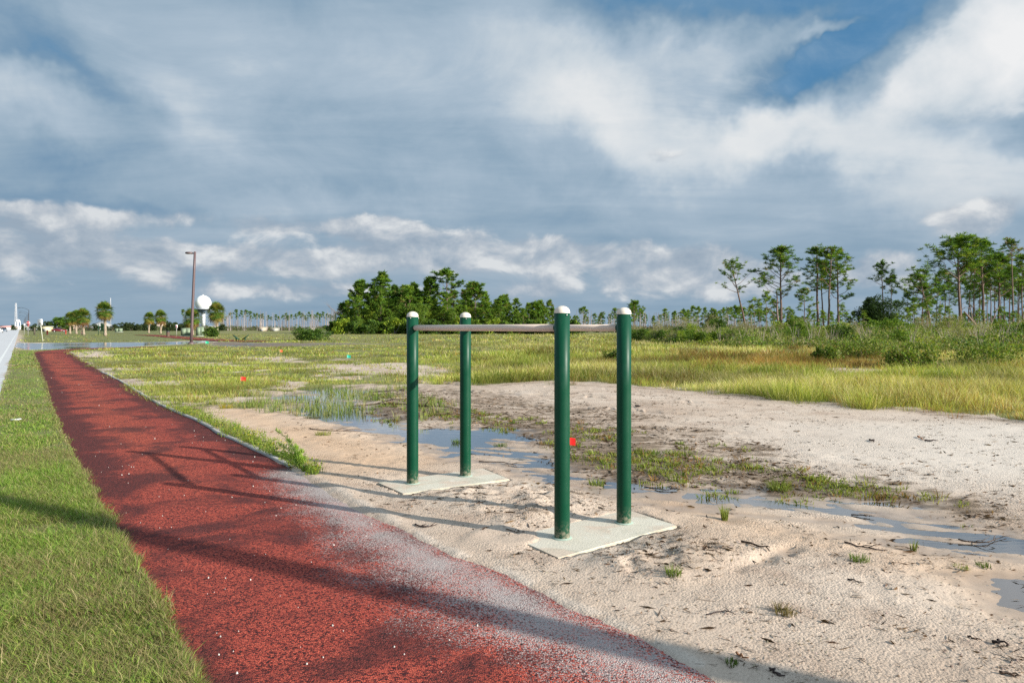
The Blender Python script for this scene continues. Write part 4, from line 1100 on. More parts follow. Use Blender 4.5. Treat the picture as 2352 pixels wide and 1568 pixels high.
# ---- the rest of the stand: same build, different places
proto = []
for i in range(5):
    o = pine('pine_tree', 'middle sized pine in the crowded stand at the right edge', at(2190, 150), 'pines crowding the right hand stand',
             h=14.0 + i * .5, r0=.16, crown0=.45 + .05 * (i % 3), spread=2.2 + .3 * (i % 3), limbs=16, seed=100 + i, lean=(.02 * (i - 2), 0), bend=.35, clump=.48, per=18, twig=5, bare=4)
    proto.append(o)
spots = [(2085,140,672),(2150,138,640),(2170,150,622),(2182,132,640),(2222,140,602),(2236,135,596),(2250,150,612),(2275,136,616),(2284,146,604),(2306,140,600),(2318,150,612),(2340,138,606),(2350,128,586),(2362,135,596),(2380,140,590),(2404,130,580),(2440,136,600),(2480,128,570),(2520,140,590),(2212,170,640),(2240,176,650),(2268,168,640),(2300,172,646),(2336,176,650),(2130,172,670),(2100,180,682),(2370,170,640),(1990,190,690),(2010,200,694),(2062,190,690)]
for k, (x, Z, yt) in enumerate(spots):
    h_ = height_for(yt, Z); o = proto[k % 5]
    s_ = h_ / (14.0 + (k % 5) * .5)
    if k < 5: o.location = at(x, Z); o.rotation_euler = (0, 0, rng.random() * 6.28); o.scale = (s_ * .95,) * 2 + (s_,)
    else: dup(o, at(x, Z), rng.random() * 6.28, scale=(s_ * .95, s_ * .95, s_))

# ---- small pines in the middle distance
proto = []
for i in range(6):
    proto.append(pine('small_pine', 'small pine in the distant line of pines behind the field', at(1500, 240), 'line of small pines behind the field',
             h=9.0, r0=.11, crown0=.30 + .06 * (i % 3), spread=1.7 + .25 * (i % 2), limbs=13, seed=200 + i, bend=.3, clump=.55, per=12, ln=.34, wd=.07, twig=3, bare=3, w=(4, 4, 2, 2, .6)))
k = 0
def topline(x):
    return np.interp(x, [1310,1335,1360,1400,1440,1457,1475,1500,1540,1570,1600,1640,1680,1720,1760,1850,1950,2100,2352], [722,716,720,712,708,694,714,716,708,708,700,706,698,704,706,712,716,720,716])
for i in range(104):
    x = 1300 + i * (1060 / 104) + rng.normal() * 5
    Z = 215 + 120 * rng.random()
    yt = topline(x) + abs(rng.normal()) * 7 + (0 if rng.random() < .8 else 6)
    s_ = height_for(yt, Z) / 9.0
    a, l = rng.random() * 6.28, at(x, Z)
    if k < 6: o = proto[k]; o.location = l; o.rotation_euler = (0, 0, a); o.scale = (s_ * .9,) * 2 + (s_,)
    else: dup(proto[k % 6], l, a, scale=(s_ * .9, s_ * .9, s_))
    k += 1
# nearer young pines with light tufted tops
proto = []
for i in range(3):
    proto.append(pine('young_pine', 'young thin stemmed pine with light tufted top among the shrubs', at(1500, 90), 'young pines among the shrubs',
             h=6.0, r0=.06, crown0=.55, spread=1.0, limbs=9, seed=240 + i, bend=.15, clump=.28, per=12, ln=.18, wd=.03, twig=3, bare=2, w=(1, 3, 1, 4, .5)))
yp = [(1733,90,688),(1760,84,672),(1745,96,700),(1700,130,706),(1672,140,708),(1778,120,690),(1812,100,708),(1984,96,716),(2080,88,710),(2098,92,700),(2130,86,690),(2160,90,704),(2250,84,712),(2178,80,705),(2060,90,722),(1935,94,700),(2330,84,716),(1890,86,716),(1566,150,716),(2300,90,706)]
for k, (x, Z, yt) in enumerate(yp):
    s_ = height_for(yt, Z) / 6.0; o = proto[k % 3]
    if k < 3: o.location = at(x, Z); o.scale = (s_,) * 3
    else: dup(o, at(x, Z), rng.random() * 6.28, scale=s_)
pine('pine_tree', 'single taller pine standing over the distant pine line behind the rightmost post', at(1457, 200), h=height_for(694, 200), r0=.14, crown0=.42, spread=2.6, limbs=15, seed=260, bend=.2, clump=.5, per=16, ln=.3, wd=.05, twig=4, bare=2)
pine('pine_tree', 'lollipop shaped distant pine between the two right hand posts', at(1341, 300), h=height_for(707, 300), r0=.14, crown0=.62, spread=2.2, limbs=12, seed=262, bend=.2, clump=.5, per=16, ln=.34, wd=.07, twig=4, bare=1)

# ---- far thin pines left of the thicket
proto = []
for i in range(6):
    proto.append(pine('far_pine', 'spindly far pine in the sparse row behind the field', at(600, 420), 'sparse row of far pines',
             h=14.0, r0=.13, crown0=.62 + .05 * (i % 3), spread=1.9, limbs=8, seed=300 + i, lean=(.03 * (i % 3 - 1), 0), bend=.4, clump=.70, per=9, ln=.5, wd=.15, twig=2, bare=2, w=(4, 2, 4, 1, .2)))
fp = [(520,728),(529,720),(541,713),(556,715),(565,714),(572,717),(584,721),(591,722),(599,724),(604,722),(616,726),(622,729),(634,724),(640,728),(650,725),(657,721),(663,726),(671,724),(679,722),(687,718),(693,721),(700,726),(709,719),(716,724),(723,724),(729,720),(736,722),(743,718),(751,722),(757,724),(762,726),(768,724),(422,713),(505,724),(512,730),(545,726),(576,728),(660,730),(704,730),(734,732),(448,716),(1282,720),(1292,726),(1302,722)]
for k, (x, yt) in enumerate(fp):
    Z = 380 + 90 * rng.random(); s_ = height_for(yt, Z) / 13.5; o = proto[k % 6]
    if k < 6: o.location = at(x, Z); o.scale = (s_ * .9, s_ * .9, s_)
    else: dup(o, at(x, Z), rng.random() * 6.28, scale=(s_ * .9, s_ * .9, s_))

# ---- thicket in the centre
ZT = 185.0
def th(yt, Z=ZT): return height_for(yt, Z)
kw = dict(clump=.62, ln=.42, wd=.085)
pine('pine_tree', 'small pine standing at the left end of the central thicket', at(786, ZT), h=th(699), r0=.15, crown0=.35, spread=1.5, limbs=14, seed=401, bend=.2, per=16, twig=3, bare=3, **kw)
pine('pine_tree', 'tall layered pine at the left shoulder of the central thicket', at(827, ZT), h=th(648), r0=.22, crown0=.30, spread=3.3, limbs=30, seed=402, bend=.2, per=20, twig=5, bare=3, **kw)
pine('pine_tree', 'tallest dense pine in the left part of the central thicket', at(874, ZT), h=th(631), r0=.24, crown0=.32, spread=3.4, limbs=32, seed=403, lean=(.03, 0), bend=.3, per=20, twig=5, bare=3, **kw)
pine('pine_tree', 'narrow grey green conifer between the tallest pines of the thicket', at(907, ZT + 8), h=th(652), r0=.18, crown0=.30, spread=2.0, limbs=26, seed=404, bend=.1, per=18, twig=4, bare=1, w=(1, 0, 5, 0, .8), **kw)
pine('pine_tree', 'second narrow conifer with a blunt tip in the thicket', at(931, ZT + 6), h=th(664), r0=.18, crown0=.35, spread=2.2, limbs=22, seed=405, bend=.1, per=18, twig=4, bare=1, w=(2, 0, 5, 0, .8), **kw)
pine('pine_tree', 'narrow pine with a small knob of needles on top in the thicket middle', at(950, ZT), h=th(652), r0=.16, crown0=.5, spread=1.9, limbs=16, seed=406, bend=.3, per=16, twig=4, bare=3, **kw)
pine('pine_tree', 'bushy pine just left of the spreading bare limbed pine', at(985, ZT - 4), h=th(642), r0=.2, crown0=.45, spread=2.6, limbs=20, seed=407, lean=(.02, 0), bend=.4, per=20, twig=5, bare=3, **kw)
pine('pine_tree', 'highest pine of the thicket with bare spreading limbs and tufted top', at(1027, ZT - 6), h=th(625, ZT - 6), r0=.26, crown0=.56, spread=4.4, limbs=17, seed=411, bend=.2, per=20, twig=4, bare=6, **kw)
pine('pine_tree', 'pine with a conical crown right of the highest pine of the thicket', at(1092, ZT), h=th(652), r0=.2, crown0=.36, spread=3.2, limbs=26, seed=409, bend=.3, per=20, twig=5, bare=3, **kw)
pine('pine_tree', 'pine rising from the sloping right part of the thicket', at(1152, ZT), h=th(684), r0=.16, crown0=.3, spread=2.2, limbs=20, seed=410, bend=.2, per=18, twig=4, bare=3, **kw)
pine('pine_tree', 'last pine at the right end of the thicket beside the near left post cap', at(1232, ZT), h=th(699), r0=.15, crown0=.25, spread=2.0, limbs=18, seed=412, bend=.2, per=18, twig=4, bare=1, **kw)
def snag(label, x, Z, yt, r0, seed, lean=0.0, n=5, L=.9, name='dead_tree', col=(0.26, 0.19, 0.16)):
    rs = np.random.RandomState(seed); h_ = height_for(yt, Z); b = MB()
    o = thing(name, label, 'dead tree', at(x, Z))
    t = np.linspace(0, 1, 7); T_ = np.stack([lean * h_ * t + rs.normal(size=7) * .05, rs.normal(size=7) * .05, h_ * t], -1)
    b.tube(T_, r0 * (1 - .65 * t), 7, col); b.obj('trunk', M_BARK, o, True)
    b = MB()
    for i in range(n):
        s = .4 + .58 * rs.rand(); p = np.array([np.interp(s, t, T_[:, k]) for k in range(3)]); a = rs.rand() * 6.28; l_ = L * (.4 + rs.rand())
        d_ = np.array([math.cos(a), math.sin(a) * .6, .5 + .6 * rs.rand()])
        q = p + d_ * l_
        b.tube([p, p + d_ * l_ * .6 + [0, 0, .05], q], [r0 * .35, r0 * .22, r0 * .08], 4, col, False)
        for j in range(3):
            d2 = d_ + rs.normal(size=3) * .6; b.tube([p + d_ * l_ * .5, p + d_ * l_ * .5 + d2 * l_ * .5], [r0 * .15, r0 * .04], 3, col, False)
    if n: b.obj('dead_branches', M_BARK, o)
    return o
snag('broken reddish dead trunk leaning beside the wide crowned pine', 1786, Z0, 668, .24, 5, -.02, 4, 1.6)
snag('bare dead sapling over the right side of the thicket', 1070, ZT, 655, .12, 6, .01, 9, 2.2, col=(.3, .27, .25))
snag('bare grey tree with fine branches at the left end of the thicket', 772, ZT - 4, 716, .10, 7, -.02, 22, 2.4, col=(.24, .21, .20))
snag('thin dead pole standing in the right hand pine stand', 2160, 100, 690, .10, 9, .01, 2, .6)
for i, (x, Z, yt) in enumerate(((2245, 110, 700), (2262, 106, 705), (2200, 120, 712))):
    snag(['leaning dead stem low in the right stand', 'second dead stem crossing in the right stand', 'short dead stump stem in the right stand'][i], x, Z, yt, .16, 20 + i, (-.25, .45, .1)[i], 2, .8)
lg = MB(); p0 = Vector(at(2214, 100, 3.9)); p1 = Vector(at(2246, 100, 1.6)); lg.tube([tuple(p0), tuple((p0 + p1) / 2), tuple(p1)], [.10, .16, .17], 8, (0.27, .19, .13))
tag(lg.obj('fallen_log', M_BARK, None, True), 'pale broken log leaning diagonally in the right hand pines', 'log')

# dense bushes of the thicket
fill = []
for i in range(6):
    pal = [MIDG, MIDG, LIME, MIDG, LIME, [(0.12, 0.11, .04), (.20, .12, .05), (.08, .12, .03)]][i]
    fill.append(broad('bushy_tree', 'bushy evergreen tree in the dense central thicket', 'tree', at(1000, ZT), 'bushy trees of the central thicket', h=9.0, w=7.0, seed=500 + i, n=22, leaves=3600, size=.19, pal=pal, trunk=.13, low=.10))
def thick_top(x): return np.interp(x, [765,785,800,830,870,900,940,980,1030,1080,1120,1150,1180,1205,1230,1262,1300,1340], [748,722,708,694,682,680,678,684,694,690,690,698,710,706,702,712,730,738])
k = 0
for i in range(64):
    x = 772 + (i % 32) * (515 / 32) + rng.normal() * 5
    front = i >= 32
    Z = (ZT - 7 - 6 * rng.random()) if front else ZT + 4 + 12 * rng.random()
    top = thick_top(x); yt = (top + (14 + 30 * rng.random() if front else 6 + abs(rng.normal()) * 14))
    yt = min(yt, 746)
    j = [1, 2, 0, 3, 1, 5, 2, 4, 0, 3][int(rng.integers(0, 10))] if not (front and x < 1000) else [0, 0, 1, 0, 2][int(rng.integers(0, 5))]
    s_ = height_for(yt, Z) / 9.3; sx = s_ * (.75 + .3 * rng.random())
    if k < 6: o = fill[k]; o.location = at(x, Z); o.scale = (sx, sx, s_)
    else: dup(fill[j], at(x, Z), rng.random() * 6.28, scale=(sx, sx, s_))
    k += 1
# many slim pines stand up through the bushes
sp = []
for i in range(4):
    sp.append(pine('thicket_pine', 'slim pine with foliage down its stem rising through the thicket bushes', at(1000, ZT), 'slim pines rising through the thicket', h=11.0, r0=.13, crown0=.24 + .07 * (i % 3), spread=1.9 + .4 * (i % 2), limbs=18, seed=420 + i, bend=.5, per=15, twig=4, bare=4, clump=.5, ln=.34, wd=.065, w=(4, 5, 2, 3, .5)))
for i in range(76):
    x = 800 + (i % 38) * (490 / 38) + rng.normal() * 6; Z = ZT + (-12 if i % 2 else 8) + 5 * rng.random()
    yt = thick_top(x) - 10 + rng.normal() * 13 + (14 if i % 2 else 0); s_ = height_for(yt, Z) / 11.0
    if i < 4: o = sp[i]; o.location = at(x, Z); o.scale = (s_,) * 3
    else: dup(sp[i % 4], at(x, Z), rng.random() * 6.28, scale=(s_, s_, s_))
# low skirt of palmetto and brush along the thicket foot
sk = []
for i in range(3):
    sk.append(broad('thicket_shrub', 'low green shrub at the foot of the central thicket', 'shrub', at(900, ZT - 16), 'shrubs at the foot of the thicket', 'stem', 'foliage', h=2.6, w=4.0, seed=540 + i, n=6, leaves=1300, size=.20, pal=[DARKG, MIDG, LIME][i], trunk=.05, low=.1))
for k in range(46):
    x = 768 + k * (560 / 45) + rng.normal() * 4; Z = ZT - 15 - 5 * rng.random(); o = sk[[0, 0, 1, 0, 1, 2][k % 6] if k >= 3 else k]
    s_ = (.7 + .7 * rng.random())
    if k < 3: o.location = at(x, Z); o.scale = (s_,) * 3
    else: dup(o, at(x, Z), rng.random() * 6.28, scale=s_)

# ---- brush zone in front of the right hand pines
br = []
spec = [('leafy_shrub', 'dark glossy leafy shrub', MIDG, 2.2, 4.0), ('leafy_shrub', 'dark glossy leafy shrub', DARKG, 2.0, 3.6), ('leafy_shrub', 'dark glossy leafy shrub', LIME, 1.9, 2.8), ('dry_shrub', 'brown thin twigged shrub', DRY, 2.4, 3.4)]
for i, (nm, lb, pal, h_, w_) in enumerate(spec):
    br.append(broad(nm, [
        'rounded mid green shrub in the brush before the right hand pines', 'dark green shrub in the brush before the right hand pines', 'bright lime green shrub in the brush before the right hand pines', 'brownish thin twigged shrub in the brush before the right hand pines'][i], 'shrub', at(1700, 60),
        ['mid green brush shrubs', 'dark green brush shrubs', 'lime green brush shrubs', 'brown brush shrubs'][i], 'stem', 'foliage', h=h_, w=w_, seed=600 + i, n=8, leaves=[2600, 2600, 1600, 1500][i], size=[.085, .085, .07, .05][i], pal=pal, trunk=.03, low=.08, stems=5 if i != 3 else 14))
used = [0] * 4
def place(j, x, Z, s_, sz=None):
    o = br[j]
    sc_ = (s_, s_, sz or s_)
    if not used[j]: o.location = at(x, Z); o.scale = sc_; used[j] = 1
    else: dup(o, at(x, Z), rng.random() * 6.28, scale=sc_)
for i in range(112):
    x = 1455 + 1150 * rng.random(); Z = 52 + 62 * rng.random() ** .8
    near = np.interp(x, [1455, 1700, 2352, 2700], [76, 58, 44, 40])
    if Z < near: Z = near + 25 * rng.random()
    zone = (Z - near) / (115 - near)
    j = int(rng.choice(4, p=[.34, .22, .14, .30] if zone < .4 else [.14, .14, .20, .52]))
    hh = np.interp(zone, [0, .3, 1], [.42, .85, 1.25]) * (.7 + .5 * rng.random()) * (0.75 if x < 1560 else 1)
    place(j, x, Z, hh * (.9 + .3 * rng.random()), hh)
# row of darker low palmettos along the front at centre right
for i in range(26):
    x = 1462 + i * 9.0 + rng.normal() * 4; Z = 78 - i * .55 + rng.normal() * 2
    place([0, 1, 2, 0, 3][i % 5], x, Z, .50 + .25 * rng.random(), .42 + .2 * rng.random())
broad('oak_thicket', 'large rounded dark oak in the brush, left of the crooked pine', 'oak', at(2012, 104), h=height_for(694, 104), w=7.5, seed=701, n=16, leaves=11000, size=.12, pal=[(0.020, 0.042, 0.012), (0.030, 0.060, 0.015), (0.045, 0.08, 0.02)], trunk=.16, low=.15, stems=4)
broad('oak_thicket', 'smaller dark bush between the leaning pine and the wide crowned pine', 'oak', at(1822, 104), h=height_for(735, 104), w=3.0, seed=702, n=8, leaves=3000, size=.12, pal=DARKG, trunk=.08, low=.15)
broad('oak_thicket', 'dark rounded bush below the small pines left of the leaning pine', 'oak', at(1636, 150), h=height_for(730, 150), w=3.8, seed=703, n=8, leaves=2600, size=.14, pal=[(0.03, 0.05, 0.012), (0.04, 0.07, 0.02)], trunk=.08, low=.15)
for i, (x, Z, h_, w_, lb) in enumerate(((2100, 27.5, .75, 2.2, 'dark green low bush behind the pale sand strip at the right'), (1900, 33, .6, 1.4, 'small leafy bush in the grass left of the low dark bush'), (2285, 29, .6, 3.0, 'spreading green bush at the far right behind the sand strip'), (1985, 36, .7, 3.0, 'wide bright green bush in the grass before the brush'), (712, 87, .75, 4.5, 'low dark green bush alone in the field left of the thicket'), (703, 88, 1.25, 1.0, 'upright green sprig growing out of the lone field bush'), (487, 118, 1.6, 2.0, 'dark palmetto clump left of the right hand palm base'), (1420, 34, .35, 1.3, 'small dark green weed clump in the grass behind the rightmost post'))):
    broad('field_bush', lb, 'bush', at(x, Z), None, 'stem', 'foliage', h=h_ * .85, w=w_ * 1.15, seed=720 + i, n=13, leaves=2600, size=.055 if Z < 40 else .12, pal=(MIDG + OLIVE) if i not in (4, 6) else DARKG, trunk=.02, low=.1, stems=4)

# ---- brush mass that fills between (too tangled to count)
def brush():
    b = MB(); n = 6500
    for q in range(n):
        x = 1480 + 1250 * rng.random(); near = np.interp(x, [1455, 1700, 2352, 2700], [74, 55, 40, 37]); Z = near + 62 * rng.random()
        X, Y = wx(x, Z), Z; q_ = (Z - near) / 60; cl_ = float(vnoise(np.array([X * .22]), np.array([Z * .22]), 3)[0]); r_ = .45 + .6 * rng.random(); h_ = (.25 + .35 * rng.random() + 2.3 * max(0, cl_ - .12) * np.interp(q_, [0, .25, 1], [.15, .8, 1.15])) * np.interp(x, [1480, 1600, 2352], [.75, .9, 1.1])
        cs_ = float(vnoise(np.array([X * .35 + 9]), np.array([Z * .35]), 8)[0]) + .25 * rng.normal()
        pal = DARKG if cs_ < .15 else MIDG if cs_ < .34 else OLIVE if cs_ < .60 else DRY if cs_ < .86 else LIME
        leaf_cloud(b, (X, Y, h_ * .52), (r_, r_, h_ * .52), 34, .085, pal)
    tag(b.obj('brush', M_LEAF), kind='stuff', label='tangle of low brush covering the ground before the pines', cat='brush')
    b = MB()
    for q in range(330):
        x = 1560 + 1150 * rng.random(); near = np.interp(x, [1455, 1700, 2352, 2700], [74, 57, 43, 40]); Z = near + 55 * rng.random()
        X, Y = wx(x, Z), Z; h_ = 1.0 + 1.3 * rng.random()
        for j in range(5):
            a = rng.random() * 6.28; l_ = .3 * h_; h_ *= .8 + .3 * rng.random()
            b.tube([(X, Y, 0), (X + math.cos(a) * l_ * .4, Y + math.sin(a) * l_ * .4, h_ * .6), (X + math.cos(a) * l_, Y + math.sin(a) * l_, h_)], [.014, .010, .004], 3, (.30, .25, .21), False)
    tag(b.obj('dry_stems', M_TWIG), kind='stuff', label='thin leafless grey brown stems among the brush', cat='stems')
    # far ground cover at the foot of the distant pines
    b = MB()
    for q in range(2400):
        x = 60 + 2500 * rng.random(); Z = 330 + 160 * rng.random() if x < 770 else 205 + 150 * rng.random()
        if 770 < x < 1290: continue
        h_ = (1.0 + 1.6 * rng.random()) * (1.15 if x < 770 else 1)
        pal = [(0.10, 0.09, 0.055), (0.15, 0.12, 0.09), (0.07, 0.10, 0.03), (0.09, 0.13, 0.03)] if x < 1700 else [(0.07, 0.10, 0.03), (0.10, 0.13, 0.03), (.13, .11, .07)]
        leaf_cloud(b, (wx(x, Z), Z, h_ * .5), (2.0, 2.0, h_ * .55), 22, .42, pal)
    tag(b.obj('far_scrub', M_LEAF), kind='stuff', label='distant brown and green scrub along the horizon', cat='scrub')
    b = MB()
    for q in range(700):
        x = 490 + 1240 * rng.random(); Z = 330 + 120 * rng.random() if x < 770 else 230 + 120 * rng.random()
        if 770 < x < 1300: continue
        h_ = (5 + 7 * rng.random()) * (Z / 400); g_ = .2 + .2 * rng.random()
        b.tube([(wx(x, Z), Z, 0), (wx(x, Z) + rng.normal() * .3, Z, h_)], [.13, .06], 4, (g_, g_ * .85, g_ * .78), False)
    tag(b.obj('far_bare_stems', M_BARK), kind='stuff', label='crowd of bare pine stems standing along the horizon', cat='stems')
brush()
# round far trees at the left horizon
ft = []
for i in range(2):
    ft.append(broad('far_tree', 'low rounded dark tree on the left horizon', 'tree', at(110, 350), 'dark trees on the left horizon', h=6.0, w=7.0, seed=800 + i, n=9, leaves=1800, size=.4, pal=[(0.035, 0.06, 0.025), (0.05, 0.08, 0.03), (0.07, 0.09, 0.03)], trunk=.2, low=.1))
for k, (x, Z, yt, sw) in enumerate(((108,330,741,1.2),(118,340,743,1.3),(96,350,746,1.0),(76,300,746,.8),(52,400,747,.8),(31,420,748,1.0),(286,330,743,1.5),(300,340,744,1.4),(315,335,746,1.2),(330,340,743,1.3),(352,330,744,1.2),(392,320,741,1.0),(402,330,743,1.6),(414,330,744,1.4),(265,350,746,1.3),(240,300,745,1.0),(160,310,745,.8),(222,330,746,1.0),(433,320,742,1.4),(380,340,746,1.3),(510,330,746,1.3))):
    s_ = height_for(yt, Z) / 6.0
    if k < 2: ft[k].location = at(x, Z); ft[k].scale = (s_ * sw, s_ * sw, s_)
    else: dup(ft[k % 2], at(x, Z), rng.random() * 6.28, scale=(s_ * sw, s_ * sw, s_))
pine('conifer', 'pointed dark conifer on the left horizon behind the red car', at(138, 250), cat='conifer', h=height_for(735, 250), r0=.15, crown0=.12, spread=2.4, limbs=26, seed=880, bend=.1, per=16, twig=4, bare=0, clump=.6, ln=.4, wd=.09, w=(3, 2, 4, 0, 0))

# ---- cabbage palms
def palm_meshes(h, r, seed):
    rs = np.random.RandomState(seed); tb, cb, db = MB(), MB(), MB()
    n = 14; t = np.linspace(0, 1, n)
    hh = h - r * 1.0
    wob = np.stack([.10 * np.sin(t * 2.4 + seed), .06 * np.cos(t * 3 + seed) - .06], -1)
    P = np.stack([wob[:, 0], wob[:, 1], hh * t], -1)
    rad = .23 + .03 * np.sin(np.arange(n) * 2.1) + .05 * (t < .1)
    tb.tube(P, rad, 12, (.34, .27, .20))
    top = P[-1]
    def fan(b, d, L, col, droop, wid=1.0):
        d = d / np.linalg.norm(d); side = np.cross(d, [0, 0, 1]); side /= np.linalg.norm(side) + 1e-9; upv = np.cross(side, d)
        hub = top + d * L * .48 + np.array([0, 0, -droop * .15])
        b.tube([top, (top + hub) / 2 + upv * .05, hub], [.025, .02, .015], 4, col * .9, False)
        k = 15
        for i in range(k):
            a = (i / (k - 1) - .5) * 2.5 * wid
            q = d * math.cos(a) + side * math.sin(a)
            l_ = L * .62 * (1 - .25 * abs(a) / 1.4) * (.85 + .3 * rs.rand())
            mid = hub + q * l_ * .55; tip = hub + q * l_ - np.array([0, 0, 1]) * l_ * (.16 + droop * .4)
            wv = np.cross(q, upv); wv = wv / (np.linalg.norm(wv) + 1e-9) * .062
            V = np.array([hub, mid - wv, tip, mid + wv]); cc = col * (.75 + .5 * rs.rand())
            b.add(V, np.array([[0, 1, 2, 3]]), cc)
    m = 84
    for i in range(m):
        e = 1.50 - 2.65 * (i / m) ** 1.0; a = i * 2.399 + rs.rand() * .4
        d = np.array([math.cos(a) * math.cos(e), math.sin(a) * math.cos(e), math.sin(e)])
        low = e < -.72
        col = np.array([(.08, .15, .025), (.12, .20, .03), (.17, .24, .035), (.24, .23, .05)][int(rs.randint(0, 4))]) if not low else np.array([(.32, .22, .06), (.24, .20, .05), (.20, .11, .05)][int(rs.randint(0, 3))])
        fan(db if low else cb, d, r * (.90 + .22 * rs.rand()) * (1.0 - .12 * math.cos(e)), col, .22 if not low else .5)
    return tb, cb, db
pal_protos = {}
def palm(x, Z, yt, r, seed, label):
    h_ = height_for(yt, Z)
    o = thing('cabbage_palm', label, 'palm tree', at(x, Z), 0)
    tb, cb, db = palm_meshes(h_, r, seed)
    tb.obj('trunk', vcol('palm_bark', .9, 12.0) if 'palm_bark' not in bpy.data.materials else bpy.data.materials['palm_bark'], o, True)
    cb.obj('crown', M_LEAF, o); db.obj('dead_fronds', M_LEAF, o)
palm(241, 131, 689, 1.98, 1, 'tallest cabbage palm of the left group, standing apart on the right of three')
palm(192, 150, 705, 2.11, 2, 'right palm of the close trio left of the tall palm')
palm(176, 172, 709, 1.98, 3, 'middle palm of the close trio left of the tall palm')
palm(162, 178, 714, 1.92, 4, 'left palm of the close trio left of the tall palm')
palm(342.5, 196, 714, 1.98, 5, 'left palm of the far pair between the groups')
palm(369, 186, 709, 2.17, 6, 'right palm of the far pair between the groups')
palm(442, 148, 705, 2.36, 7, 'palm directly behind the tall light pole')
palm(498.5, 137, 690, 2.23, 8, 'palm right of the white radar dome')

# ================================================================== lamps, signs, equipment, buildings, vehicles
bronze = simple('bronze_paint', (0.115, 0.075, 0.075), 0.5, 0.15, 3)
dark_metal = simple('dark_metal', (0.035, 0.035, 0.04), 0.5)
galv = simple('galvanised', (0.50, 0.49, 0.45), 0.5, 0.15, 5, metal=0.3)
white = simple('white_paint', (0.80, 0.80, 0.78), 0.55, 0.04, 2)
glassm = simple('dark_glass', (0.02, 0.025, 0.03), 0.1)
def light_pole(label, base, h, lean_x=0.0, head=(-1, 0), rz=0.0, w=.24):
    o = thing('light_pole', label, 'light pole', base, rz)
    b = MB(); t = np.linspace(0, 1, 6)
    b.tube([(lean_x * h * q, 0, h * q - .1 * (q == 0)) for q in t], [w * (.64 - .14 * q) for q in t], 4)
    b.obj('pole', bronze, o)
    b = MB(); b.lathe((0, 0, 0), [(.30, 0), (.30, .06), (.22, .16), (.17, .2)], 20); b.obj('base_cover', bronze, o)
    b = MB(); x0 = lean_x * h
    b.box((x0 + head[0] * .16, 0, h - .16), (.22, .08, .08)); b.obj('arm', bronze, o)
    b = MB(); b.box((x0 + head[0] * .55, 0, h - .14), (.62, .38, .13)); b.box((x0 + head[0] * .55, 0, h - .06), (.5, .3, .06)); hd = b.obj('lamp_head', bronze, o)
    b = MB(); b.box((x0 + head[0] * .56, 0, h - .215), (.48, .30, .03)); b.obj('lens', simple('lamp_lens', (.55, .55, .45), .3) if 'lamp_lens' not in bpy.data.materials else bpy.data.materials['lamp_lens'], hd)
    return o
light_pole('tall bronze light pole leaning slightly right beside the side road', at(439, 67.4), height_for(578, 67.4), .041)
# a second pole of the same kind stands to the right of the picture; its long shadow crosses the path
light_pole('bronze light pole standing beside the fitness bars to the right of the view', (9.0, -1.05, 0), 9.2, 0.15, (1, 0), R(90), w=.25)

def street_lamp(x, Z, ytop):
    h = height_for(ytop, Z)
    o = thing('street_lamp', 'dark street lamp with curved arm in the row along the main road', 'street lamp', at(x, Z), 0, 'street lamps along the main road')
    b = MB(); b.tube([(0, 0, -.1), (0, 0, h * .5), (0, 0, h)], [.16, .12, .09], 8); b.obj('pole', dark_metal, o)
    b = MB(); q = np.linspace(0, 1, 8); b.tube([(-3.6 * s, 0, h + .95 * math.sin(s * 1.75)) for s in q], [.06 - .02 * s for s in q], 6); b.obj('arm', dark_metal, o)
    b = MB(); b.box((-3.75, 0, h + .86), (.75, .3, .14)); b.obj('lamp_head', dark_metal, o)
    return o
L0 = None
for x, yt in ((66.2,712),(64.6,719.5),(62,722.5),(59.2,727),(57.4,729.5),(56,733),(54.6,735.5)):
    Z = 6.6 * F / (HOR - yt)
    if L0 is None: L0 = street_lamp(x, Z, yt)
    else: dup(L0, at(x, Z))
def put_text(s, size, loc, mat, parent, rot=(R(90), 0, 0), name='lettering'):
    me = text_mesh(s, size); me.materials.append(mat)
    o = bpy.data.objects.new(name, me); COL.objects.link(o); o.parent = parent; o.location = loc; o.rotation_euler = rot
    return o
blk = simple('sign_black', (.02, .02, .02), .5)
# speed sign
Z = 80.0
o = thing('speed_limit_sign', 'white 30 speed limit sign on a leaning post beside the main road', 'sign', at(98.6, Z))
b = MB(); b.tube([(0, 0, -.1), (-.25, 0, 1.95), (-.30, 0, 2.3)], .038, 6); b.obj('post', simple('pale_post', (.66, .64, .52), .6), o)
b = MB(); b.box((-.30, -.05, 2.20), (.60, .012, .68), 0, tilt=Matrix.Rotation(-.10, 3, 'Y')); pn = b.obj('sign_panel', white, o)
for s_, sz, zz_ in (('SPEED', .14, 2.43), ('LIMIT', .14, 2.29), ('30', .36, 2.04)): put_text(s_, sz, (-.30, -.062, zz_), blk, pn)
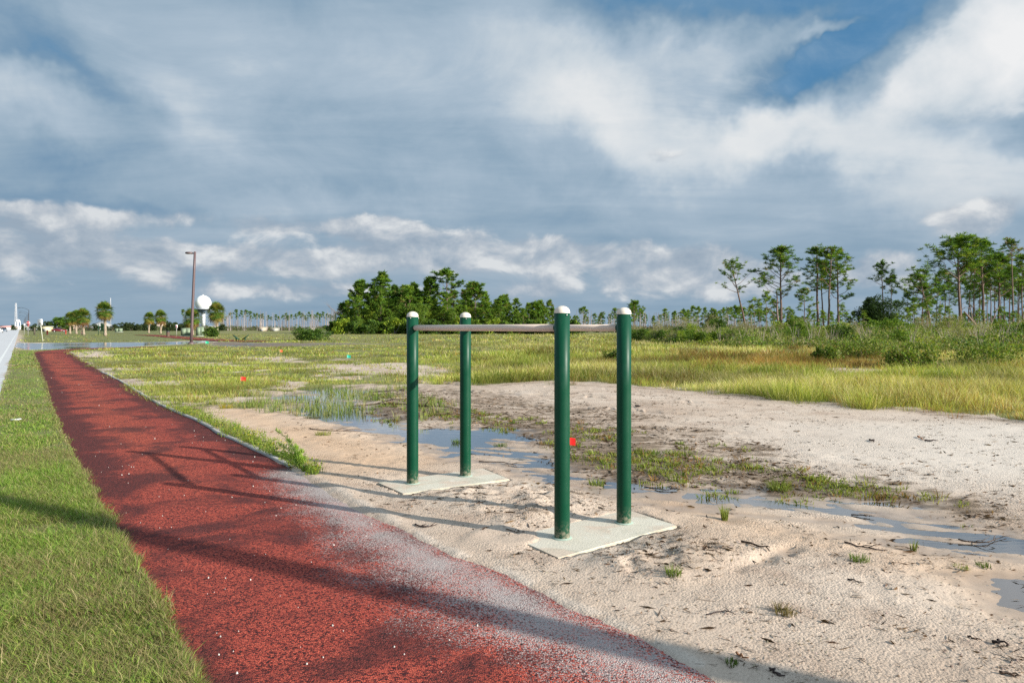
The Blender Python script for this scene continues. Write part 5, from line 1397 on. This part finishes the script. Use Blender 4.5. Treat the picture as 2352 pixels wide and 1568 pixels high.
# stop sign
Z = 124.0
o = thing('stop_sign', 'red octagonal stop sign at the side road beside the street lamps', 'sign', at(64.6, Z))
b = MB(); b.tube([(0, 0, -.1), (0, 0, 2.5)], .035, 6); b.obj('post', galv, o)
b = MB(); oc = [(math.cos(R(22.5 + 45 * i)) * .40, -.05, 2.36 + math.sin(R(22.5 + 45 * i)) * .40) for i in range(8)]
b.add(oc + [(p[0], -.035, p[2]) for p in oc], [np.array([(0, i + 1, i + 2) for i in range(6)]), np.array([(i, 8 + i, 8 + (i + 1) % 8, (i + 1) % 8) for i in range(8)])])
pn = b.obj('sign_panel', white, o)
b = MB(); oc = [(math.cos(R(22.5 + 45 * i)) * .365, -.056, 2.36 + math.sin(R(22.5 + 45 * i)) * .365) for i in range(8)]
b.add(oc + [(p[0], -.051, p[2]) for p in oc], [np.array([(0, i + 1, i + 2) for i in range(6)]), np.array([(i, 8 + i, 8 + (i + 1) % 8, (i + 1) % 8) for i in range(8)])])
b.obj('red_face', simple('sign_red', (.55, .02, .025), .5, .03), pn)
put_text('STOP', .27, (0, -.062, 2.36), white, pn)
b = MB(); b.box((0, -.05, 1.88), (.42, .012, .13)); pl_ = b.obj('plate', simple('sign_red_plate', (.55, .10, .09), .5, .03), o)
def small_sign(label, x, Z, yc, wd, ht, mat=white, name='road_sign', rz=0.0):
    zc = height_for(yc, Z)
    o = thing(name, label, 'sign', at(x, Z), rz)
    b = MB(); b.tube([(0, 0, -.1), (0, 0, zc + ht / 2)], .035, 6); b.obj('post', galv, o)
    b = MB(); b.box((0, -.05, zc), (wd, .012, ht)); pn = b.obj('sign_panel', mat, o)
    return o, pn, zc
small_sign('small blank white sign left of the stop sign', 55.8, 150, 745.4, .46, .48)
o, pn, zc = small_sign('small white rectangular sign left of the green utility cabinets', 405.5, 122, 749.4, .42, .56)
b = MB(); b.box((0, -.060, zc), (.22, .004, .26)); b.obj('red_symbol', bpy.data.materials['sign_red'], pn)

# wooden post, litter bin, hydrants
b = MB(); b.box((0, 0, .7), (.24, .24, 1.9)); o = b.obj('wooden_post', simple('dark_timber', (.10, .085, .06), .9, .3, 8)); o.location = at(79.3, 150); tag(o, 'dark square wooden post in the grass right of the stop sign', 'post')
def hydrant(label, x, Z, col, s=1.0):
    o = thing('fire_hydrant', label, 'hydrant', at(x, Z), scale=s)
    m = simple('hydrant_paint', col, .5)
    b = MB(); b.lathe((0, 0, 0), [(.17, 0), (.17, .05), (.12, .06), (.12, .58), (.16, .60), (.16, .65), (.13, .72), (.07, .80), (.03, .82), (.03, .87), (.001, .88)], 16); b.obj('barrel', m, o, True)
    for s_ in (-1, 1):
        b = MB(); b.tube([(0, 0, .5), (.2 * s_, 0, .5)], .06, 10); b.obj('outlet', m, o, True)
hydrant('red fire hydrant in the grass right of the speed limit sign', 108.6, 155, (.45, .04, .025), 1.25)
hydrant('red fire hydrant left of the palm trio', 151, 165, (.36, .05, .025))
hydrant('white and orange hydrant at the foot of the right palm of the trio', 187.3, 150, (.72, .45, .33))
o = thing('litter_bin', 'brown litter bin left of the small white sign', 'bin', at(386, 118))
b = MB(); b.lathe((0, 0, 0), [(.24, 0), (.28, .8), (.29, .85)], 14); b.obj('bin_body', simple('bin_brown', (.12, .08, .055), .8), o, True)
b = MB(); b.lathe((0, 0, 0), [(.31, .84), (.31, .89), (.18, 1.02), (.001, 1.04)], 14); b.obj('lid', dark_metal, o, True)
# utility cabinets
cabm = simple('cabinet_green', (.175, .225, .145), .55, .08, 3)
cabd = simple('cabinet_side', (.06, .085, .085), .55)
def cabinet(label, x, Z, w_, h_, d_=1.1, rz=.35, slab=True):
    o = thing('utility_cabinet', label, 'cabinet', at(x, Z), rz)
    b = MB(); b.box((0, 0, h_ / 2 + .06), (w_, d_, h_ - .06)); b.obj('housing', cabm, o)
    b = MB(); b.box((0, 0, h_ + .06), (w_ + .08, d_ + .08, .07)); b.obj('lid', cabm, o)
    b = MB(); b.box((0, 0, .03), (w_ + .3, d_ + .3, .12)); b.obj('plinth', simple('plinth_concrete', (.42, .41, .38), .9) if 'plinth_concrete' not in bpy.data.materials else bpy.data.materials['plinth_concrete'], o)
    for s_ in (-1, 1):
        b = MB(); b.box((s_ * w_ * .245, -d_ / 2 - .012, h_ / 2 + .08), (w_ * .46, .024, h_ - .22)); dd = b.obj('door', cabm, o)
        b = MB(); b.box((s_ * .06, -d_ / 2 - .035, h_ / 2 + .1), (.03, .03, .16)); b.obj('handle', dark_metal, dd)
    b = MB(); b.box((-w_ / 2 - .008, 0, h_ / 2 + .06), (.016, d_ - .1, h_ - .16)); b.obj('side_panel', cabd, o)
    return o
cabinet('wide green utility cabinet left of the light pole', 427, 128, 1.55, 1.42, 1.4, .5)
cabinet('taller green utility cabinet right of the light pole', 459.5, 126, 1.15, 1.62, 1.1, .55)
cabinet('distant pale green utility cabinet between the palm groups', 273, 235, 2.1, 1.25, 1.3, .2)
# sit-up benches by the muddy track
gm = bpy.data.materials['green_powder_coat']
def situp(label, x, Z, s_):
    o = thing('fitness_board', label, 'fitness board', at(x, Z))
    b = MB(); b.tube([(0, 0, -.05), (0, 0, .38)], .07, 14); b.obj('post', gm, o, True)
    b = MB(); b.box((-.02 * s_, 0, .44), (.86, .38, .045), 0, tilt=Matrix.Rotation(.66 * s_, 3, 'Y')); bd = b.obj('board', gm, o)
    b = MB(); b.box((0, 0, .34), (.20, .26, .03)); b.obj('bracket', gm, o)
situp('left one of two tilted green boards, its back end raised to the left', 542.5, 82, 1)
situp('right one of two tilted green boards, its back end raised to the right', 563, 82, -1)
# pull-up station far left
o = thing('pull_up_frame', 'distant dark green pull up frame left of the tall palm trunk', 'fitness frame', at(231, 150))
for x_ in (-.45, .1, .55):
    b = MB(); b.tube([(x_, 0, -.05), (x_, 0, 2.35)], .05, 8); b.obj('post', gm, o)
b = MB(); b.tube([(-.45, 0, 2.25), (.55, 0, 2.25)], .03, 8); b.obj('bar', gm, o)
# marker flags on wires
def flag(label, x, y, col, size, top, rz=0.0, tilt=0.0, gz=0.0):
    X, Y = G(x, y)
    o = thing('marker_flag', label, 'flag', (X, Y, gz), rz)
    b = MB(); b.tube([(0, 0, -.05), (tilt * top * .5, 0, top * .5), (tilt * top, 0, top)], .0018 if Y < 20 else .004, 5); b.obj('wire', galv, o)
    b = MB(); n = 7; X_, Z_ = np.meshgrid(np.linspace(0, size * 1.25, n), np.linspace(0, size, n))
    w_ = .12 * size * np.sin(X_ / size * 3.2)
    V = np.stack([X_ + tilt * top, w_, top - size - .005 + Z_ - .45 * X_ * .3], -1).reshape(-1, 3)
    i = (np.arange(n - 1)[:, None] * n + np.arange(n - 1)[None]).ravel()
    b.add(V, np.stack([i, i + 1, i + n + 1, i + n], -1)); b.obj('pennant', simple('flag_cloth', col, .6, .05), o, True)
    return o
flag('red marker flag peeking out right of the nearest green post', 1300, 1062, (.75, .012, .008), .088, .305, 0.25, .02, gz=-.0)
flag('red marker flag in the grass left of the puddle', 553, 884, (.72, .03, .015), .11, .24, .3)
flag('small orange red marker flag in the field, farther than the puddle', 643, 813, (.70, .10, .03), .12, .26, .5)
flag('teal green marker flag in the field left of the posts', 797, 829, (.01, .36, .26), .14, .30, .4)
flag('small green marker flag at the foot of the grass right of the light pole', 472, 792, (.02, .42, .22), .22, .36, .4)

# ---- radar dome
ZR = 470.0; o = thing('radar_dome', 'white radar dome on a lattice tower behind the palms', 'radar tower', at(466.5, ZR))
rdm = 17.6 * ZR / F; zc = height_for(696, ZR)
b = MB(); a = np.linspace(-.88, math.pi / 2 - .03, 22)
b.lathe((0, 0, zc), [(rdm * math.cos(q), rdm * math.sin(q)) for q in a] + [(.5, rdm + .1), (.35, rdm + .5), (.01, rdm + .6)], 40); b.obj('dome', white, o, True)
zp = zc - rdm * .79
b = MB(); b.box((0, 0, zp), (rdm * 2.15, rdm * 2.15, .35)); b.obj('platform', simple('tower_grey', (.30, .33, .36), .6), o)
tg_ = bpy.data.materials['tower_grey']
b = MB()
for k in range(4):
    q = [(-1, -1), (1, -1), (1, 1), (-1, 1)][k]; q2 = [(-1, -1), (1, -1), (1, 1), (-1, 1)][(k + 1) % 4]; e = rdm * .88
    for z0, z1 in ((zp, zp + 1.1),):
        b.tube([(q[0] * e * 1.2, q[1] * e * 1.2, z1), (q2[0] * e * 1.2, q2[1] * e * 1.2, z1)], .05, 4)
b.obj('railing', tg_, o)
b = MB(); b.box((0, 0, (zp - 1.2)), (rdm * 1.25, rdm * 1.25, 2.3)); b.obj('equipment_deck', simple('deck_dark', (.10, .14, .18), .6), o)
b = MB()
e = rdm * .55
for k in range(4):
    q = [(-1, -1), (1, -1), (1, 1), (-1, 1)][k]; q2 = [(-1, -1), (1, -1), (1, 1), (-1, 1)][(k + 1) % 4]
    b.tube([(q[0] * e, q[1] * e, 0), (q[0] * e, q[1] * e, zp)], .16, 4)
    for j in range(6):
        z0, z1 = zp * j / 6, zp * (j + 1) / 6
        b.tube([(q[0] * e, q[1] * e, z0), (q2[0] * e, q2[1] * e, z1)], .07, 4); b.tube([(q[0] * e, q[1] * e, z1), (q2[0] * e, q2[1] * e, z1)], .07, 4)
b.obj('lattice_legs', tg_, o)
b = MB(); b.box((0.2, 0, zp * .5), (2.0, 2.0, zp)); b.obj('stair_shaft', simple('shaft_white', (.66, .68, .66), .6), o)
# ---- water tower and mast
ZW = 850.0; o = thing('water_tower', 'small white water tower at the far left horizon beside the mast', 'water tower', at(41, ZW))
zc = height_for(737, ZW); r_ = 4.3 * ZW / F
b = MB(); b.lathe((0, 0, zc), [(.3, -r_ * .85), (r_ * .75, -r_ * .7), (r_, -r_ * .2), (r_, r_ * .25), (r_ * .7, r_ * .68), (.01, r_ * .85)], 24); b.obj('tank', white, o, True)
for k in range(4):
    q = [(-1, -1), (1, -1), (1, 1), (-1, 1)][k]; b = MB(); b.tube([(q[0] * r_ * .95, q[1] * r_ * .95, 0), (q[0] * r_ * .7, q[1] * r_ * .7, zc)], .25, 5); b.obj('leg', white, o)
b = MB(); b.tube([(0, 0, 0), (0, 0, zc)], .8, 8); b.obj('riser_pipe', white, o)
def mast(label, x, Z, yt, wb, wt, seg=14, r=.22, mat=None):
    h = height_for(yt, Z); b = MB()
    for k in range(4):
        q = [(-1, -1), (1, -1), (1, 1), (-1, 1)][k]; q2 = [(-1, -1), (1, -1), (1, 1), (-1, 1)][(k + 1) % 4]
        b.tube([(q[0] * wb, q[1] * wb, 0), (q[0] * wt, q[1] * wt, h)], r, 4)
        for j in range(seg):
            a0, a1 = j / seg, (j + 1) / seg; w0, w1 = wb + (wt - wb) * a0, wb + (wt - wb) * a1
            b.tube([(q[0] * w0, q[1] * w0, h * a0), (q2[0] * w1, q2[1] * w1, h * a1)], r * .7, 4)
            b.tube([(q[0] * w1, q[1] * w1, h * a1), (q2[0] * w1, q2[1] * w1, h * a1)], r * .7, 4)
    o = b.obj('lattice_mast', mat or simple('mast_pale', (.60, .58, .58), .6)); o.location = at(x, Z)
    return tag(o, label, 'mast')
mast('pale red and white lattice mast at the far left horizon', 36.6, 900, 696, 1.3, .50, r=.12)
mast('very thin pale mast rising behind the tall palm', 254, 700, 684, .35, .2, 16, .05)
# ---- buildings
def building(name, label, x0, x1, ytop, Z, depth, wall, roof='flat', rcol=(.35, .35, .36), wins=4, hr=1.2, cat='building', win=True):
    X0, X1 = wx(x0, Z), wx(x1, Z); h = height_for(ytop, Z); w_ = X1 - X0
    o = thing(name, label, cat, ((X0 + X1) / 2, Z, 0))
    wm_ = simple('wall_render', wall, .85, .08, .6); rm = simple('roof_cover', rcol, .8, .1, 1)
    hw = h if roof == 'flat' else h - hr
    b = MB(); b.box((0, depth / 2, hw / 2), (w_, depth, hw)); b.obj('wall', wm_, o)
    b = MB()
    if roof == 'flat': b.box((0, depth / 2, hw + .12), (w_ + .4, depth + .4, .24))
    else:
        e = .5; q = [(-w_ / 2 - e, -e, hw), (w_ / 2 + e, -e, hw), (w_ / 2 + e, depth + e, hw), (-w_ / 2 - e, depth + e, hw)]
        k = w_ * (.28 if roof == 'hip' else .5); top = [(-k, depth / 2, h), (k, depth / 2, h)]
        b.add(q + top, [np.array([(0, 1, 5, 4), (2, 3, 4, 5), (0, 3, 2, 1)]), np.array([(1, 2, 5), (3, 0, 4)])])
    b.obj('roof', rm, o)
    if win:
        for i in range(wins):
            xx = -w_ / 2 + w_ * (i + .5) / wins
            b = MB(); b.box((xx, -.03, hw * .55), (w_ / wins * .42, .06, hw * .28)); wn_ = b.obj('window', glassm, o)
        b = MB(); b.box((w_ * .22 + .01, -.04, min(1.1, hw * .35)), (1.1, .08, min(2.2, hw * .7))); b.obj('door', simple('door_grey', (.25, .25, .25), .6) if 'door_grey' not in bpy.data.materials else bpy.data.materials['door_grey'], o)
    return o
building('long_building', 'long low white building across the end of the main road', 10, 47, 749.3, 560, 20, (.72, .71, .66), wins=9, rcol=(.6, .6, .58))
building('house', 'low building with pinkish roof at the far left edge', -14, 9, 747.6, 500, 14, (.66, .60, .54), 'gable', (.42, .22, .20), 4)
building('kiosk', 'small cream kiosk behind the speed limit sign', 94.2, 105.6, 751.0, 262, 4, (.70, .60, .36), wins=2, rcol=(.62, .55, .38))
building('hall', 'grey hall with a hipped roof behind the left palm group', 198, 226, 738.5, 340, 16, (.30, .29, .30), 'hip', (.33, .33, .32), 4, 3.0)
building('house', 'low pinkish building behind the palm trio', 148, 162, 745.5, 380, 10, (.50, .36, .32), 'gable', (.38, .28, .26), 3)
building('house', 'pale pink building on the horizon behind the far palm pair', 355, 368, 744.3, 560, 12, (.66, .52, .46), 'flat', (.5, .42, .4), 3)
building('long_building', 'white low building left of the far cabinet sign', 385, 405, 749.0, 520, 12, (.70, .70, .66), wins=5, rcol=(.6, .6, .6))
building('long_building', 'cream low building between the radar dome and the right palm', 472, 494, 749.8, 440, 12, (.72, .66, .54), wins=5, rcol=(.66, .62, .54))
building('shed', 'small cream shed on the horizon behind the green boards', 592, 604, 752.6, 300, 6, (.44, .36, .28), 'flat', (.6, .52, .42), 2)
building('shed', 'tiny pale shed on the horizon just right of the cream shed', 620, 632, 754.2, 305, 6, (.40, .38, .33), 'flat', (.4, .38, .33), 2)
building('shed', 'low pale shed on the horizon left of the thicket', 700, 716, 754.6, 330, 6, (.40, .36, .33), 'flat', (.4, .36, .33), 2)
o = thing('carport', 'blue roofed carport on the left horizon right of the kiosk', 'carport', at(117, 300))
for x_ in (-.7, .7):
    for y_ in (0, 3): b = MB(); b.box((x_, y_, 1.0), (.12, .12, 2.0)); b.obj('post', white, o)
b = MB(); b.box((0, 1.5, 2.1), (2.0, 3.6, .3)); b.obj('roof', simple('blue_roof', (.05, .09, .14), .5), o)

# ---- vehicles
def car(label, x, Z, col, rz, z=0.0, kind='parked_car', s=1.0):
    o = thing(kind, label, 'car', at(x, Z, z), rz, scale=s)
    m = simple('car_paint', col, .3, .03, coat=.5)
    prof = [(-2.15, .35), (-2.2, .75), (-2.05, 1.0), (-1.1, 1.08), (1.5, 1.02), (2.1, .85), (2.2, .5), (2.15, .32)]
    def ext(pr, w0, w1=None):
        w1 = w1 if w1 is not None else w0; b = MB(); n = len(pr)
        ws = [w1 if p[1] > 1.3 else w0 for p in pr]
        V = [(p[0], -ww, p[1]) for p, ww in zip(pr, ws)] + [(p[0], ww, p[1]) for p, ww in zip(pr, ws)]
        fan = np.array([(0, i, i + 1) for i in range(1, n - 1)])
        b.add(V, [np.array([(i, (i + 1) % n, n + (i + 1) % n, n + i) for i in range(n)])[:, ::-1], fan, fan[:, ::-1] + n]); return b
    ext(prof, .90).obj('body', m, o)
    cab = [(-1.55, 1.05), (-1.2, 1.52), (.35, 1.55), (1.0, 1.04)]
    ext(cab, .80, .66).obj('windows', glassm, o)
    b = MB(); b.box((-.42, 0, 1.56), (1.5, 1.26, .05)); b.obj('roof', m, o)
    for sx in (-1.35, 1.35):
        for sy in (-1, 1):
            b = MB(); b.tube([(sx, sy * .72, .33), (sx, sy * .93, .33)], .33, 18); wh = b.obj('wheel', simple('tyre', (.02, .02, .02), .8) if 'tyre' not in bpy.data.materials else bpy.data.materials['tyre'], o)
            b = MB(); b.tube([(sx, sy * .925, .33), (sx, sy * .945, .33)], .19, 12); b.obj('rim', galv, wh)
    for sy in (-.62, .62):
        b = MB(); b.box((2.15, sy, .72), (.12, .34, .14)); b.obj('headlight', white, o)
        b = MB(); b.box((-2.16, sy, .80), (.12, .30, .16)); b.obj('tail_light', simple('tail_red', (.4, .01, .01), .3) if 'tail_red' not in bpy.data.materials else bpy.data.materials['tail_red'], o)
    return o
rd = math.atan2(1.0, -0.706) + math.pi
car('dark blue car driving on the main road far away', 9.5, 262, (.03, .06, .10), rd, .01, 'moving_car')
car('white car cut off by the left edge of the picture on the main road', -1.5, 215, (.65, .65, .63), rd, .01, 'moving_car')
car('dark red car parked beyond the lawn left of the palms', 136.3, 235, (.14, .012, .02), .5)
car('white car parked far left behind the wooden post', 73.5, 330, (.66, .66, .64), .1)
car('tiny grey car far down the main road', 42, 700, (.25, .26, .28), rd, .01, 'moving_car')

# ---- sticks and single plants on the sand
def stick(label, pts, r, col=(.13, .085, .06), forks=2, seed=0, g=None):
    rs = np.random.RandomState(seed); b = MB()
    W = [G(*p) for p in pts]; n = 8
    s = np.linspace(0, len(W) - 1, n); X = np.interp(s, range(len(W)), [p[0] for p in W]); Y = np.interp(s, range(len(W)), [p[1] for p in W])
    mm = masks(X, Y); z = np.maximum(mm['h'], WL + .003) + r * .8 + np.abs(rs.normal(size=n)) * r * .8
    P = np.stack([X + rs.normal(size=n) * r * .9, Y + rs.normal(size=n) * r * .9, z], -1)
    b.tube(P, r * np.linspace(1.1, .5, n), 5, col)
    for k in range(forks):
        i = int(rs.randint(2, n - 1)); d_ = rs.normal(size=3) * .5; L = np.linalg.norm(P[-1] - P[0]) * (.15 + .25 * rs.rand())
        d_[:2] += (P[-1] - P[0])[:2] / (np.linalg.norm(P[-1] - P[0]) + 1e-6); d_[2] = abs(d_[2]) * .5; d_ /= np.linalg.norm(d_)
        b.tube([P[i], P[i] + d_ * L * .5, P[i] + d_ * L + [0, 0, -.1 * L]], [r * .6, r * .5, r * .25], 4, col)
    o = b.obj('stick', M_TWIG, None, True); tag(o, label, 'stick', g)
    return o
sticks = [
 ('long dark branch lying along the wet grass left of the posts', [(805,932),(870,926),(960,934),(1060,943)], .016, 3),
 ('dark branch just beyond the long branch, behind the left post', [(850,899),(885,900),(930,897)], .015, 2),
 ('dark twig on the edge of the puddle between sand and water', [(712,987),(760,992),(830,990)], .007, 3),
 ('dark forked twig lying on the sand beside the path, near the shadow', [(951,1208),(978,1216),(1005,1210)], .006, 3),
 ('thin curved twig on the pole shadow left of the near pad', [(1163,1222),(1185,1228),(1205,1226)], .004, 4),
 ('short dark stick on the far pale sand, leftmost of three', [(1995,1013),(2010,1018)], .012, 0),
 ('thin upright reddish stick on the far pale sand, middle of three', [(2108,1005),(2121,1013)], .010, 0),
 ('flat dark stick on the far pale sand, rightmost of three', [(2125,1016),(2153,1016)], .012, 0),
 ('brown bent branch on the sand right of the gully', [(1701,1251),(1740,1258),(1770,1267)], .009, 2),
 ('long dark twig in the shallow water at right', [(1940,1250),(1985,1258),(2040,1262)], .006, 3),
 ('thin curved twigs standing in the right puddle', [(2205,1236),(2260,1241),(2310,1224)], .005, 5),
 ('short straight stick on the rough sand at right', [(1946,1332),(1985,1342)], .005, 0),
 ('small brown stick near the lower right of the sand', [(2222,1466),(2255,1474)], .005, 1),
 ('dark stub of wood at the lower right edge', [(2290,1480),(2318,1488)], .008, 1),
 ('orange brown strip of bark on the sand near the path', [(1690,1508),(1722,1522)], .006, 0),
 ('dark rotting stick beside the path at the bottom', [(1766,1545),(1800,1560)], .007, 1),
 ('forked dark stick at the bottom right corner', [(2300,1556),(2345,1562)], .007, 2),
 ('thin pale twig lying across the left part of the rough sand', [(1620,1418),(1665,1412),(1690,1420)], .004, 2),
 ('dark stick lying across the wheel tracks behind the middle posts', [(1000,955),(1040,952),(1090,958)], .012, 2),
 ('dark root fragment on the sand right of the last post', [(1463,935),(1470,938)], .016, 2),
 ('long thin twig beside the far pad', [(1100,1056),(1150,1058),(1185,1064)], .007, 2),
 ('dark twig heap at the foot of the marsh grass by the right post', [(1480,1112),(1520,1120),(1560,1118)], .007, 4),
 ('knotted dark twig on the beige sand beyond the right puddle', [(1955,1175),(2000,1180)], .006, 4)]
for i, (lb, pts, r_, fk) in enumerate(sticks):
    stick(lb, pts, r_, (.34, .15, .07) if 'orange' in lb or 'reddish' in lb else [(.11, .075, .055), (.07, .05, .045)][i % 2], fk, 40 + i)
def grass_clump(label, x, y, n, h, rad, pal, lean=(.1, .7), W=.005, name='grass_clump', zoff=0.0):
    X, Y = G(x, y); mm = masks(np.array([X]), np.array([Y])); z = max(float(mm['h'][0]), WL)
    b = MB(); tufts(b, np.array([0.0]), np.array([0.0]), n, np.array([rad]), h * .5, h * 1.1, W, pal, None, None, lean, np.array([0.0]))
    leaf_cloud(b, (0, 0, h * .15), (rad, rad, h * .12), n // 2, h * .10, pal)
    o = b.obj(name, M_GRASS); o.location = (X, Y, z); tag(o, label, 'plant')
GR = [(.14, .20, .04), (.19, .24, .05), (.10, .15, .035)]; GY = [(.25, .29, .06), (.32, .33, .09), (.19, .25, .05)]
for a in [('small grass tuft on the mound left of the gully', 1547, 1335, 60, .085, .045, GR), ('tuft of mixed dry and green grass on the rough sand', 1802, 1412, 80, .07, .06, [(.16, .19, .05), (.28, .22, .10), (.20, .17, .08)]),
          ('bright upright tuft standing in the shallow film left of the right puddle', 1665, 1188, 60, .15, .028, GY, (.05, .35)), ('tiny upright tuft at the near edge of the right puddle', 2098, 1258, 36, .10, .02, GY, (.05, .4)),
          ('flat green weed right of the tuft by the gully', 1974, 1290, 70, .06, .06, GR), ('small flat green weed farther right on the damp sand', 2210, 1300, 50, .035, .05, GR), ('small flat weed at the far right on damp sand', 2258, 1298, 50, .04, .04, GR),
          ('wide arching grass clump between the two right hand puddles', 1790, 1122, 130, .17, .10, GY, (.4, 1.0)), ('yellowish weed on the orange sand left of the posts', 742, 1000, 110, .10, .11, GY), ('dark tangled weed at the puddle edge left of the posts', 716, 960, 120, .08, .13, [(.10, .10, .04), (.16, .12, .06)]),
          ('small green tuft on the sandbar before the second post', 1150, 1020, 70, .08, .09, GR), ('green tuft at the puddle edge right of the second post', 1050, 1012, 70, .08, .07, GR), ('tuft in the wet sand between the middle posts and pad', 1370, 1108, 90, .10, .08, GR),
          ('yellow flowered weed on the sand left of the puddle', 520, 937, 90, .13, .12, [(.30, .30, .05), (.45, .36, .03), (.2, .26, .04)]), ('green weed beside the yellow flowered weed', 490, 929, 80, .12, .10, GY), ('tiny weed at the path edge at the bottom', 1680, 1530, 40, .04, .03, GR)]:
    grass_clump(*a)
def dog_fennel():
    x, y = G(688, 1078); o = thing('dog_fennel', 'tall feathery green plant leaning left at the path edge', 'plant', (x, y, .005))
    st, fo = MB(), MB(); rs = np.random.RandomState(9)
    tops = [(-.30, .12, .42), (-.24, .05, .26), (-.13, 0, .33), (-.06, .05, .24), (.02, 0, .20), (-.18, -.04, .18), (.06, .02, .12), (-.34, .05, .16)]
    for (dx, dy, h) in tops:
        P = [np.array([0, 0, 0]), np.array([dx * .25, dy * .3, h * .5]), np.array([dx * .65, dy * .7, h * .85]), np.array([dx * 1.05, dy, h])]
        st.tube(P, [.005, .004, .003, .0012], 5, (.20, .28, .07))
        for k in range(44):
            s = .1 + .9 * rs.rand(); p = np.array([np.interp(s * 3, range(4), [q[c] for q in P]) for c in range(3)])
            d = np.array([rs.normal() * .6 + dx * .5, rs.normal() * .6, .55 + .4 * rs.rand()]); d /= np.linalg.norm(d); L = .07 * (1.15 - s) + .018
            for j in range(4):
                q = p + d * L * j / 4; dd = d + rs.normal(size=3) * .55; dd /= np.linalg.norm(dd); e = np.cross(dd, rs.normal(size=3)); e /= np.linalg.norm(e)
                fo.quads(np.array([q + dd * .012]), np.array([dd * .022]), np.array([e * .0030]), pick([(.30, .46, .06), (.38, .52, .09), (.22, .38, .05)], 1))
    st.obj('stem', M_TWIG, o); fo.obj('foliage', M_GRASS, o)
dog_fennel()
# scrap of pale paper in the verge
b = MB(); X, Y = G(35, 969); b.box((0, 0, 0), (.13, .05, .012), .2, (1, 1, 1)); b.box((.05, .02, .006), (.06, .05, .01), .7, (1, 1, 1))
o = b.obj('paper_scrap', white); o.location = (X, Y, .045); tag(o, 'crumpled white paper scrap lying in the verge grass at left', 'litter')
